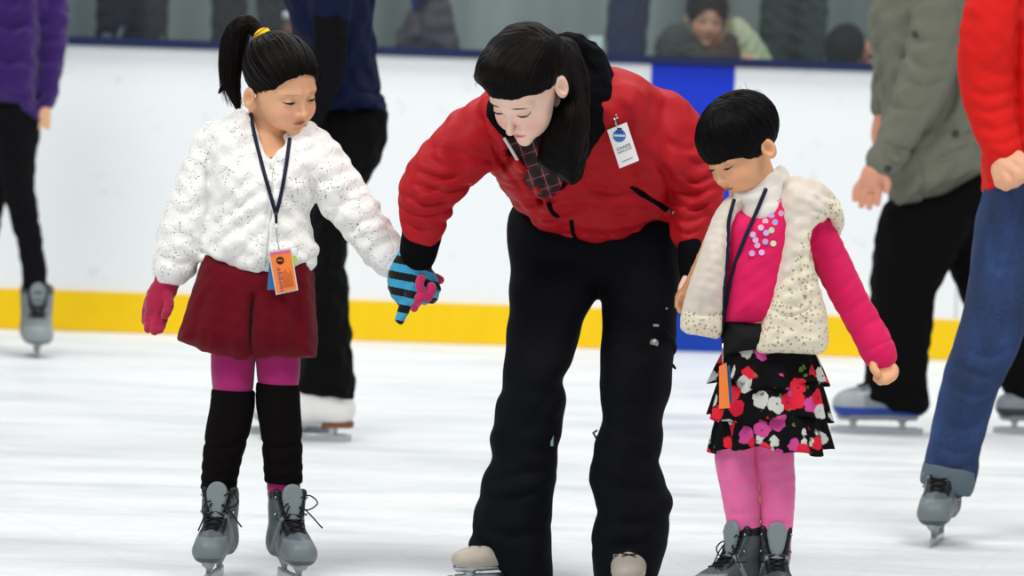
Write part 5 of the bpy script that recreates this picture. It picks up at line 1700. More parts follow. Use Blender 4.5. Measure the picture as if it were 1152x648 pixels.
    skate(r, f.P(817, 674, -0.035) * [1, 1, 0], -140, L=0.17, kind='rental', hh=0.142, hb=0.05, loop=5, cols=('4A5154', '15181A', '7A8486', '4A5154'))
    skate(r, f.P(872, 676, -0.045) * [1, 1, 0], -86, L=0.17, kind='rental', hh=0.142, hb=0.05, cols=('3E4548', '15181A', '7A8486', '3E4548'))
    allv = Sdf(); allv.ops = cd.ops[:-2] + VL.ops[:-2] + tn.ops[:2]
    return f, b, allv


if True:
    fC, bC, jC = build_child()
    rC, yd = build_lanyard(fC, jC, bC, 'lanyard', 'navy cord lanyard with an orange ticket hanging over the pink cardigan', [(826, 224), (820, 250), (818, 290), (814, 330), (813, 372)], [(862, 212), (852, 236), (838, 268), (826, 300), (818, 335), (813, 372)],
                           (813, 372), (813, 404), [(808, 410), (818, 408), (820, 458), (810, 461)], None, 0)
    dz = min(yd - fC.Y0, -0.105)
    card('badge_card', fC, [(809, 412, dz), (817, 408, dz - 0.01), (821, 459, dz - 0.01), (809, 460, dz)], 0, 0.001, mat('card_orange', 'F5823A', 0.5), rC)
    card('badge_card', fC, [(817, 412, dz + .002), (821, 411, dz), (824, 452, dz), (819, 456, dz + .002)], 0, 0.001, mat('card_blue', '2E6A9E', 0.5), rC)
    tubes('clip_chain', [([fC.P(813, 386, dz), fC.P(813, 400, dz), fC.P(813, 411, dz)], [0.002, 0.0012])], METAL, rC, 6)
# ------------------------------------------------------------------ skaters further back, cut by the frame
def simple_head(b, f, st, s, R, hairmat, root_, base='E0A583'):
    hd = Head(f.P(*st), R, s, child=0.0)
    hd.add(b)
    return hd


def build_jeans():
    f = Fig(0.90); s = f.s
    r = root('person', PW(1060, 610, f.Y0) * [1, 1, 0], 'person in a bright red sweater and blue jeans with turned-up cuffs', 'person')
    hd = Head(f.P(1160, -120, 0.0), rot(-70, 5, 0), 1.0)
    b = Sdf(); hd.add(b)
    chainpx(b, f, [(1164, -95, 0.02, 26), (1165, -55, 0.02, 27)], k=0.02)
    chainpx(b, f, [(1160, -20, 0.02, 55), (1158, 60, 0.02, 52), (1156, 160, 0.02, 50), (1160, 225, 0.02, 55)], k=0.03, sy=0.8)
    chainpx(b, f, [(1122, -30, -0.06, 22), (1106, 60, -0.08, 20), (1106, 105, -0.08, 18), (1118, 150, -0.12, 14), (1128, 180, -0.15, 11)], k=0.02)
    # closed hand
    fingers(b, f, [[(1128, 178, -0.15, 12), (1132, 190, -0.155, 16), (1134, 196, -0.155, 14)],
                   [(1138, 180, -0.17, 7), (1150, 186, -0.185, 7), (1151, 198, -0.19, 6.5), (1143, 203, -0.185, 6)],
                   [(1134, 188, -0.175, 7), (1144, 196, -0.192, 7), (1142, 205, -0.19, 6.2), (1136, 205, -0.18, 6)],
                   [(1128, 194, -0.172, 7), (1134, 203, -0.185, 6.8), (1132, 209, -0.18, 6), (1128, 207, -0.17, 5.6)],
                   [(1122, 192, -0.162, 7), (1124, 202, -0.172, 6.4), (1124, 206, -0.168, 5.6)],
                   [(1136, 176, -0.15, 7), (1146, 176, -0.17, 6.6), (1153, 184, -0.18, 6)]], k=0.006)
    chainpx(b, f, [(1135, 240, 0.0, 36), (1120, 330, -0.02, 30), (1098, 420, -0.03, 24), (1080, 480, -0.01, 20), (1068, 530, 0.0, 18), (1064, 560, 0, 16)], k=0.02)
    chainpx(b, f, [(1190, 240, 0.06, 36), (1210, 330, 0.08, 30), (1215, 420, 0.1, 24), (1225, 530, 0.12, 18), (1226, 580, 0.12, 16)], k=0.02)
    h = Sdf(); hd.addfn(h, hd.cap(0.012, [(-0.14, .05), (-.09, .05), (-.03, .01), (0, .01), (.03, .0), (.05, -.08), (.14, -.10)], earclear=0.0)); obj('hair', h, 0.004, HAIRD, r)
    j = Sdf()
    j.pillow(f, [(1118, -50), (1200, -50), (1225, 40), (1220, 140), (1214, 222), (1160, 224), (1106, 217), (1105, 170), (1112, 120), (1110, 60)], 0.12, 0.09, 0.02, smooth=False)
    chainpx(j, f, [(1128, -30, -0.05, 32), (1112, 40, -0.08, 32), (1110, 90, -0.08, 30), (1116, 130, -0.10, 26), (1126, 162, -0.13, 21), (1129, 172, -0.14, 20)], k=0.02, kin=0.02)
    j.folds(f, [([(1085, 100), (1105, 108), (1135, 100)], 5, 6), ([(1086, 120), (1106, 126), (1136, 116)], 5, 6), ([(1092, 140), (1112, 146), (1140, 134)], 5, 5), ([(1100, 160), (1120, 160), (1142, 150)], 4, 4), ([(1090, 70), (1110, 84), (1136, 80)], 6, 5),
                ([(1140, 10), (1138, 80), (1142, 150)], 5, 10), ([(1108, 205), (1130, 210), (1152, 212)], 3, 3), ([(1106, 172), (1122, 176), (1142, 162)], 2, 3)])
    j.wobble(0.002, 0.05, 31)
    obj('sweater', j, 0.0035, mat('sweater_red', 'D5140E', 0.85, bscale=150, bstr=0.3), r)
    t = NT('denim')
    nz = t.n('ShaderNodeTexNoise', {'Vector': t.obj((1, 1, 0.5)), 'Scale': 9.0, 'Detail': 5.0, 'Roughness': 0.6}).outputs[0]
    wv = t.n('ShaderNodeTexNoise', {'Vector': t.obj((4, 4, 0.6)), 'Scale': 320.0, 'Detail': 2.0}).outputs[0]
    c = t.ramp(nz, [(0.38, tuple(srgb('0E1C3A'))), (0.55, tuple(srgb('1A3060'))), (0.72, tuple(srgb('305288')))])
    c = t.mix(0.35, c, t.ramp(wv, [(0.4, tuple(srgb('10203F'))), (0.6, tuple(srgb('385C92')))]))
    t.set(Base_Color=c, Roughness=0.85); t.bump(wv, 0.3, 0.001)
    p = Sdf()
    chainpx(p, f, [(1150, 230, 0.0, 46), (1136, 280, 0.0, 42), (1124, 340, -0.02, 37), (1110, 385, -0.03, 34), (1094, 425, -0.03, 31), (1082, 470, -0.01, 29), (1073, 505, 0.0, 29), (1068, 535, 0.0, 29)], kin=0.02)
    chainpx(p, f, [(1192, 230, 0.05, 44), (1210, 330, 0.08, 36), (1215, 420, 0.1, 30), (1222, 530, 0.12, 28)], k=0.04)
    p.folds(f, [([(1075, 410), (1100, 420), (1126, 412)], 5, 7), ([(1066, 430), (1090, 442), (1118, 436)], 5, 6), ([(1085, 392), (1108, 398), (1134, 388)], 5, 5), ([(1055, 500), (1075, 508), (1100, 498)], 5, 5), ([(1050, 520), (1072, 526), (1098, 516)], 4, 5),
                ([(1150, 240), (1128, 300), (1100, 380), (1078, 460), (1064, 530)], 2, 3), ([(1106, 290), (1120, 300), (1150, 292)], 6, 4), ([(1058, 470), (1076, 480), (1104, 472)], 6, 4)])
    p.wobble(0.002, 0.06, 7)
    pj = obj('jeans', p, 0.0035, t.m, r)
    cu = Sdf(); chainpx(cu, f, [(1069, 528, 0.0, 31), (1066, 541, 0.0, 31)], sy=0.95)
    cu.plane(f.P(1069, 524), (0.15, 0, 1), 0.004); cu.plane(f.P(1066, 552), (-0.25, 0, -1), 0.004)
    obj('jeans_cuff', cu, 0.003, mat('denim_inside', '5E6B74', 0.9, bscale=150, bstr=0.4), pj)
    fit(b, [j, p], [(hd.c, 0.18), (f.P(1164,-80), 0.09), (f.P(1138, 195, -0.16), 0.062), (f.P(1064, 562), 0.05), (f.P(1226, 575, 0.12), 0.08)])
    obj('body', b, 0.003, SKIN, r, hd.color('E6AE8C', 'B86458', 'E09A80', 'A87A60'))
    skate(r, f.P(1055, 588, -0.05) * [1, 1, 0], -104, L=0.225, kind='rental', hh=0.125, hb=0.055, loop=0)
    skate(r, f.P(1228, 600, 0.12) * [1, 1, 0], -75, L=0.235, kind='rental', hh=0.155, hb=0.055)


def build_greyman():
    f = Fig(3.70); s = f.s
    r = root('person', PW(1010, 486, f.Y0) * [1, 1, 0], 'man in a grey-green field jacket and black trousers gliding leftward', 'person')
    hd = Head(f.P(1040, -110, 0.0), rot(-80, 15, 0), 1.02)
    b = Sdf(); hd.add(b)
    chainpx(b, f, [(1048, -92, 0.02, 21), (1052, -60, 0.02, 22)], k=0.02)
    chainpx(b, f, [(1052, -30, 0.02, 40), (1045, 60, 0.02, 40), (1050, 150, 0.02, 38), (1055, 225, 0.02, 42)], k=0.03, sy=0.8)
    chainpx(b, f, [(1062, -20, -0.14, 18), (1050, 70, -0.18, 16), (1025, 130, -0.18, 13), (995, 182, -0.17, 10)], k=0.02)
    fingers(b, f, [[(995, 182, -0.17, 10), (985, 194, -0.17, 14), (980, 203, -0.17, 13)],
                   [(973, 202, -0.17, 5), (964, 212, -0.17, 4.4), (962, 224, -0.17, 3.6)], [(978, 207, -0.18, 5), (971, 219, -0.18, 4.2), (969, 231, -0.18, 3.6)],
                   [(984, 209, -0.18, 5), (979, 221, -0.18, 4.2), (978, 233, -0.18, 3.6)], [(990, 206, -0.18, 5), (988, 218, -0.18, 4.2), (987, 229, -0.18, 3.6)],
                   [(993, 196, -0.19, 5), (998, 206, -0.20, 4.6), (997, 214, -0.2, 4)]], k=0.005)
    chainpx(b, f, [(1010, 80, 0.16, 14), (996, 125, 0.17, 11), (990, 148, 0.17, 10), (989, 160, 0.17, 8)], k=0.02)
    chainpx(b, f, [(1035, 250, 0.0, 30), (1018, 340, 0.0, 24), (1008, 430, 0.0, 15), (1010, 455, 0, 14)], k=0.02)
    chainpx(b, f, [(1070, 250, 0.1, 30), (1105, 340, 0.12, 24), (1145, 420, 0.14, 15), (1160, 450, 0.14, 13)], k=0.02)
    h = Sdf(); hd.addfn(h, hd.cap(0.008, [(-0.14, .05), (-.09, .05), (-.03, .01), (0, .01), (.03, .0), (.05, -.05), (.14, -.06)], earclear=0.0)); obj('hair', h, 0.005, mat('hair_grey', '4A4642', 0.6), r)
    j = Sdf()
    j.pillow(f, [(985, -60), (1100, -62), (1112, -10), (1106, 60), (1108, 120), (1112, 195), (1060, 222), (1002, 241), (999, 200), (994, 150), (990, 106), (982, 60), (976, 23), (982, -10)], 0.15, 0.11, 0.02, smooth=False)
    chainpx(j, f, [(1064, -30, -0.13, 34), (1056, 40, -0.16, 33), (1040, 95, -0.17, 29), (1018, 140, -0.17, 23), (1000, 172, -0.17, 19), (993, 183, -0.17, 18)], k=0.02, kin=0.02)
    chainpx(j, f, [(1010, 40, 0.14, 26), (1000, 100, 0.16, 20), (995, 120, 0.17, 15)], k=0.02)
    j.folds(f, [([(984, 20), (990, 70), (998, 120)], 3, 10), ([(1010, 60), (1030, 76), (1056, 74)], 5, 12), ([(1008, 36), (1030, 48), (1052, 44)], 5, 10), ([(1012, 90), (1030, 98), (1052, 92)], 4, 9), ([(1000, 120), (1018, 124), (1040, 118)], 4, 8), ([(988, 160), (1004, 166), (1020, 168)], 2.5, 8),
                ([(1032, 150), (1058, 130), (1070, 90)], 5, 14), ([(1030, 180), (1034, 210), (1040, 230)], 3, 8), ([(1060, 160), (1080, 152), (1100, 150)], 4, 8), ([(1070, 0), (1072, 60), (1068, 120)], 3, 9), ([(1004, 225), (1050, 212), (1104, 188)], 2, 6), ([(1040, 190), (1070, 170), (1098, 166)], 4, 7)])
    j.wobble(0.004, 0.08, 33)
    jk = obj('jacket', j, 0.0045, mat('jacket_grey_green', '6E6F62', 0.85, bscale=100, bstr=0.2, fold=0.012, foldscale=7), r)
    for q in ((1030, 38), (999, 190), (1015, 232), (1075, 150)):
        c = j.hit(f, [q], 0.001, start=-0.9)[0]
        V, Fc = disc_geo(c, (0, -1, 0), 0.011, 0.006, 12); mk('button', V, Fc, mat('button_dark', '3A3B36', 0.5), jk, c)
    c = j.hit(f, [(1004, 176)], -0.003, start=-0.9)[0]
    box('cuff_tab', c, (0.055, 0.02, 0.03), mat('jacket_grey_green'), jk, bev=0.004, R=rot(0, 0, 30))
    rg = f.P(980, 217, -0.18)
    V, Fc = tube_geo([([rg + [-.013, 0, .002], rg + [-.007, -.013, 0], rg + [.007, -.013, 0], rg + [.013, 0, -.002], rg + [0, .013, 0], rg + [-.013, 0, .002]], 0.0025)], 6)
    mk('ring', V, Fc, mat('gold', 'D9A441', 0.25, metal=1.0), r, rg)
    p = Sdf()
    p.pillow(f, [(1000, 225), (1060, 215), (1110, 190), (1112, 240), (1090, 262), (1070, 300), (1054, 330), (1048, 370), (1044, 420), (1042, 464), (1005, 466), (970, 452), (971, 430), (977, 390), (979, 340), (981, 290), (988, 255)], 0.10, 0.08, 0.0)
    chainpx(p, f, [(1075, 235, 0.10, 36), (1100, 300, 0.12, 32), (1124, 370, 0.14, 27), (1146, 420, 0.15, 24), (1158, 446, 0.15, 22)], k=0.03)
    p.folds(f, [([(985, 300), (1020, 310), (1065, 290)], 7, 7), ([(980, 400), (1010, 404), (1045, 396)], 7, 7), ([(975, 435), (1005, 442), (1042, 436)], 6, 7)])
    p.wobble(0.004, 0.09, 8)
    obj('trousers', p, 0.0045, mat('trousers_black', '08080A', 0.9, spec=0.1, bscale=100, bstr=0.2), r)
    CC = ('7B8389', '4A525A', '9DA4A7', '24439A')
    fit(b, [j, p], [(hd.c, 0.18), (f.P(1050,-80), 0.09), (f.P(979, 210, -0.18), 0.085), (f.P(989, 145, 0.17), 0.07), (f.P(1010, 462), 0.06), (f.P(1160, 455, 0.14), 0.06)])
    obj('body', b, 0.004, SKIN, r, hd.color('D99A80', 'B05A50', 'D08A70', 'A07258'))
    skate(r, f.P(987, 487, -0.02) * [1, 1, 0], -176, L=0.28, kind='hockey', hh=0.13, hb=0.06, cols=CC)
    skate(r, f.P(1166, 487, 0.14) * [1, 1, 0], -176, L=0.26, kind='hockey', hh=0.13, hb=0.06, cols=('4A5158', '24292E', '7C858C', '30363C'))


def build_navy():
    f = Fig(2.86); s = f.s
    r = root('person', PW(362, 497, f.Y0) * [1, 1, 0], 'skater in a navy shirt over black sleeves and black trousers, white skates', 'person')
    hd = Head(f.P(362, -150, 0.0), rot(-120, 5, 0), 1.0)
    b = Sdf(); hd.add(b)
    chainpx(b, f, [(366, -130, 0.02, 22), (368, -95, 0.02, 23)], k=0.02)
    chainpx(b, f, [(370, -60, 0.02, 40), (372, 30, 0.02, 40), (378, 110, 0.02, 38), (384, 170, 0.02, 40)], k=0.03, sy=0.8)
    chainpx(b, f, [(372, -60, -0.16, 16), (371, 20, -0.18, 15), (366, 80, -0.19, 12), (350, 130, -0.18, 10), (344, 150, -0.18, 10)], k=0.02)
    fingers(b, f, [[(344, 150, -0.18, 10), (342, 160, -0.18, 11)], [(346, 160, -0.18, 4), (345, 172, -0.18, 4)], [(341, 162, -0.18, 4), (340, 174, -0.18, 4)], [(337, 160, -0.18, 4), (335, 171, -0.18, 4)], [(333, 158, -0.18, 4), (331, 168, -0.18, 3.6)], [(350, 152, -0.19, 4), (354, 162, -0.2, 4)]], k=0.005)
    chainpx(b, f, [(385, 220, 0.0, 30), (374, 310, 0.0, 24), (368, 420, 0.0, 15), (368, 460, 0, 13)], k=0.02)
    chainpx(b, f, [(365, 220, 0.12, 30), (350, 310, 0.14, 24), (342, 420, 0.16, 15), (340, 455, 0.16, 13)], k=0.02)
    h = Sdf(); hd.addfn(h, hd.cap(0.012, [(-0.14, .05), (-.09, .05), (-.03, .01), (0, .01), (.03, .0), (.05, -.08), (.14, -.10)], earclear=0.0)); obj('hair', h, 0.005, HAIRD, r)
    j = Sdf()
    j.pillow(f, [(330, -90), (400, -95), (418, -40), (420, 10), (421, 40), (425, 78), (430, 102), (434, 126), (400, 132), (352, 128), (340, 100), (334, 60), (326, 20), (318, -10), (318, -60)], 0.15, 0.10, 0.0)
    chainpx(j, f, [(378, -70, -0.14, 26), (374, -20, -0.17, 25), (372, 10, -0.18, 23)], k=0.03)
    j.folds(f, [([(345, 40), (352, 80), (350, 120)], 5, 8), ([(400, 60), (415, 84), (425, 110)], 5, 8), ([(395, 96), (412, 104), (432, 104)], 3, 8), ([(390, 40), (396, 80), (400, 128)], 6, 6), ([(392, 118), (412, 122), (434, 114)], 3, 6)])
    j.wobble(0.004, 0.08, 35)
    obj('shirt', j, 0.0045, mat('shirt_navy', '0C1533', 0.85, bscale=100, bstr=0.2, spec=0.15), r)
    sl = Sdf(); chainpx(sl, f, [(372, 0, -0.18, 19), (372, 40, -0.19, 18), (369, 80, -0.19, 17), (356, 118, -0.19, 14), (346, 146, -0.18, 11.5)], kin=0.02); sl.wobble(0.002, 0.05, 3)
    obj('sleeve', sl, 0.004, mat('sleeve_black', '0D0D10', 0.9, spec=0.1), r)
    p = Sdf()
    p.pillow(f, [(350, 112), (400, 116), (433, 120), (436, 150), (430, 172), (420, 195), (408, 215), (396, 250), (390, 290), (393, 340), (396, 400), (398, 447), (366, 450), (335, 442), (338, 400), (344, 340), (350, 280), (352, 200)], 0.12, 0.09, 0.0)
    chainpx(p, f, [(372, 200, 0.12, 34), (356, 300, 0.14, 28), (348, 420, 0.16, 22), (346, 440, 0.16, 22)], k=0.03)
    p.folds(f, [([(392, 290), (375, 300), (355, 296)], 6, 6), ([(394, 360), (370, 372), (345, 366)], 7, 6), ([(396, 420), (370, 430), (340, 424)], 6, 6)])
    p.wobble(0.004, 0.09, 9)
    obj('trousers', p, 0.0045, mat('trousers_black'), r)
    fit(b, [j, p, sl], [(hd.c, 0.18), (f.P(367,-110), 0.09), (f.P(342, 168, -0.18), 0.06), (f.P(368, 462), 0.06), (f.P(340, 460, 0.16), 0.06)])
    obj('body', b, 0.0045, SKIN, r, hd.color())
    skate(r, f.P(345, 492, -0.03) * [1, 1, 0], -168, L=0.255, kind='figure', hh=0.15, hb=0.058, cols=('E6E4E0', 'E6E4E0', 'F0EEEA', 'E6E4E0'))
    skate(r, f.P(330, 480, 0.16) * [1, 1, 0], -172, L=0.255, kind='figure', hh=0.15, hb=0.058, cols=('E6E4E0', 'E6E4E0', 'F0EEEA', 'E6E4E0'))


def build_purple():
    f = Fig(5.70); s = f.s
    r = root('person', PW(20, 398, f.Y0) * [1, 1, 0], 'skater in a purple knitted sweater and black leggings by the boards', 'person')
    hd = Head(f.P(14, -130, 0.0), rot(20, 10, 0), 1.0)
    b = Sdf(); hd.add(b)
    chainpx(b, f, [(14, -112, 0.02, 18), (14, -85, 0.02, 18)], k=0.02)
    chainpx(b, f, [(12, -60, 0.02, 32), (12, 20, 0.02, 32), (10, 110, 0.02, 32)], k=0.03, sy=0.8)
    for sg in (1, -1):
        cx = 12
        chainpx(b, f, [(cx + sg * 32, -62, 0.0, 12), (cx + sg * 42, -5, -0.02, 11), (cx + sg * 42, 50, -0.03, 9), (cx + sg * 38, 112, -0.04, 8), (cx + sg * 37, 128, -0.04, 8)], k=0.02)
        fingers(b, f, [[(cx + sg * 37 + q, 128, -0.04, 3.4), (cx + sg * 37 + q, 138 + abs(q), -0.045, 3)] for q in (-5, -1.7, 1.7, 5)] + [[(cx + sg * 37, 122, -0.05, 3.4), (cx + sg * 30, 130, -0.06, 3)]], k=0.004)
    chainpx(b, f, [(24, 150, -0.02, 20), (24, 230, 0.0, 15), (37, 290, 0.02, 10), (40, 330, 0.02, 9), (41, 365, 0.02, 8)], k=0.02)
    chainpx(b, f, [(-2, 150, 0.04, 20), (-12, 230, 0.1, 15), (-24, 290, 0.2, 11), (-28, 330, 0.25, 10), (-28, 352, 0.25, 9)], k=0.02)
    h = Sdf(); hd.addfn(h, hd.cap(0.012, [(-0.14, .05), (-.09, .05), (-.03, .01), (0, .01), (.03, .0), (.05, -.08), (.14, -.10)], earclear=0.0)); obj('hair', h, 0.006, HAIRD, r)
    j = Sdf()
    j.pillow(f, [(-28, -85), (52, -85), (62, -40), (58, 40), (50, 120), (48, 140), (24, 128), (0, 117), (-30, 118), (-34, 60), (-38, -30)], 0.15, 0.11, 0.0)
    for sg in (1, -1):
        chainpx(j, f, [(12 + sg * 34, -66, 0.0, 18), (12 + sg * 47, -5, -0.02, 17), (12 + sg * 48, 40, -0.03, 16), (12 + sg * 44, 80, -0.04, 13.5), (12 + sg * 40, 112, -0.04, 11)], k=0.02)
    j.folds(f, [([(-10, 20), (20, 30), (50, 20)], 6, 10), ([(-10, 60), (20, 72), (50, 60)], 6, 10), ([(0, 96), (24, 104), (46, 110)], 5, 9), ([(46, -20), (48, 40), (44, 110)], 4, 12), ([(48, 40), (60, 46), (74, 40)], 3, 8), ([(46, 64), (58, 70), (70, 66)], 3, 8)])
    j.wobble(0.005, 0.08, 37)
    obj('sweater', j, 0.005, mat('sweater_purple', '32105E', 0.9, bscale=60, bstr=0.6, bdist=0.003, sheen=0.2), r)
    p = Sdf()
    chainpx(p, f, [(22, 128, -0.02, 26), (20, 165, -0.02, 21.5), (20, 205, -0.01, 18), (28, 245, 0.0, 16), (36, 285, 0.02, 13.5), (39, 318, 0.02, 13), (40, 342, 0.02, 12)], kin=0.02)
    chainpx(p, f, [(0, 128, 0.02, 26), (-6, 190, 0.06, 20), (-14, 250, 0.12, 15), (-24, 312, 0.2, 12)], k=0.03)
    p.wobble(0.003, 0.08, 8)
    obj('leggings', p, 0.0045, mat('leggings_black', '07070A', 0.85, spec=0.15), r)
    fit(b, [j, p], [(hd.c, 0.18), (f.P(14,-100), 0.09), (f.P(49, 132, -0.04), 0.055), (f.P(-25, 132, -0.04), 0.055), (f.P(41, 365, 0.02), 0.04), (f.P(-28, 358, 0.25), 0.05)])
    obj('body', b, 0.005, SKIN, r, hd.color())
    skate(r, f.P(41, 397, -0.03) * [1, 1, 0], -80, L=0.24, w=1.3, kind='rental', hh=0.205, hb=0.055, cols=('7A8083', '3A4044', '8E9698', '6A7073'), hooks=False)
    skate(r, f.P(-26, 388, 0.22) * [1, 1, 0], -80, L=0.24, kind='rental', hh=0.19, hb=0.055, hooks=False)


# ------------------------------------------------------------------ people and things behind the glass
def standing(name_label, Y, cx, zfloor, top, trouser, shoe, facing=0, hairm=None, spread=9, group=None, cuffm=None, heightm=1.68, shoec=None, base='D8A080'):
    """whole standing spectator; cx is the px column of the legs at the height of the rail"""
    f = Fig(Y); s = f.s
    c = f.P(cx, 40); X = c[0]
    R = rot(facing, 0, 0)
    def W_(x, y, z): return np.array([X, Y, zfloor]) + R @ np.array([x, y, z])
    r = root('person', (X, Y, zfloor), name_label, 'person')
    k = heightm / 1.68
    hd = Head(W_(0, -0.02, 1.56 * k), R @ rot(0, 12, 0), 1.0)
    b = Sdf(); hd.add(b)
    b.chain([W_(0, 0, 1.48 * k), W_(0, 0.01, 1.38 * k)], [0.055, 0.06], k=0.02)
    b.chain([W_(0, 0, 1.28 * k), W_(0, 0, 1.1 * k), W_(0, 0, 0.92 * k)], [0.12, 0.11, 0.13], k=0.03)
    j = Sdf(); j.chain([W_(-0.10, 0.01, 1.33 * k), W_(0.10, 0.01, 1.33 * k)], [0.105, 0.105]); j.chain([W_(0, 0, 1.25 * k), W_(0, 0, 1.05 * k), W_(0, 0, 0.88 * k)], [0.17, 0.155, 0.175], k=0.05)
    p = Sdf()
    for sg in (1, -1):
        x = sg * spread * 0.01
        b.chain([W_(sg * 0.18, 0, 1.33 * k), W_(sg * 0.24, 0.01, 1.08 * k), W_(sg * 0.23, -0.06, 0.86 * k), W_(sg * 0.23, -0.08, 0.78 * k)], [0.05, 0.042, 0.03, 0.035], k=0.02)
        for q in (-0.024, -0.008, 0.008, 0.024):
            b.chain([W_(sg * 0.23, -0.08 + q, 0.77 * k), W_(sg * 0.22, -0.09 + q, 0.69 * k)], [0.010, 0.008], k=0.006)
        b.chain([W_(sg * 0.23, -0.11, 0.79 * k), W_(sg * 0.21, -0.135, 0.73 * k)], [0.011, 0.008], k=0.008)
        j.chain([W_(sg * 0.18, 0, 1.33 * k), W_(sg * 0.25, 0.01, 1.08 * k), W_(sg * 0.235, -0.06, 0.86 * k)], [0.075, 0.065, 0.048], k=0.03)
        b.chain([W_(x, 0, 0.85 * k), W_(x, 0, 0.45 * k), W_(x, 0.01, 0.06)], [0.07, 0.05, 0.04], k=0.03)
        p.chain([W_(x, 0, 0.88 * k), W_(x * 1.1, -0.01, 0.5 * k), W_(x * 1.1, 0.01, 0.11)], [0.105, 0.085, 0.078], k=0.04)
    p.wobble(0.006, 0.08, int(cx)); j.wobble(0.006, 0.09, int(cx) + 1)
    obj('body', b, 0.007, SKIN, r, hd.color(base))
    h = Sdf(); hd.addfn(h, hd.cap(0.012, [(-0.14, .05), (-.09, .05), (-.03, .01), (0, .01), (.03, .0), (.05, -.08), (.14, -.10)], earclear=0.0)); obj('hair', h, 0.007, hairm or HAIRD, r)
    obj('jacket', j, 0.007, top, r)
    obj('trousers', p, 0.006, trouser, r)
    for sg in (1, -1):
        x = sg * spread * 0.011
        if cuffm:
            cq = Sdf(); cq.chain([W_(x, 0.01, 0.15), W_(x, 0.01, 0.12)], [0.074, 0.074]); cq.plane(W_(0, 0, 0.175), (0, 0, 1)); cq.plane(W_(0, 0, 0.10), (0, 0, -1)); obj('trouser_cuff', cq, 0.006, cuffm, r)
        sh = Sdf(); sh.chain([W_(x, 0.03, 0.05), W_(x, -0.06, 0.045), W_(x, -0.14, 0.035)], [0.045, 0.045, 0.036]); sh.chain([W_(x, 0.02, 0.06), W_(x, 0.02, 0.11)], [0.045, 0.05], k=0.02); sh.plane(W_(0, 0, 0.0), (0, 0, -1), 0.003)
        obj('shoe', sh, 0.006, shoe, r)
    return r


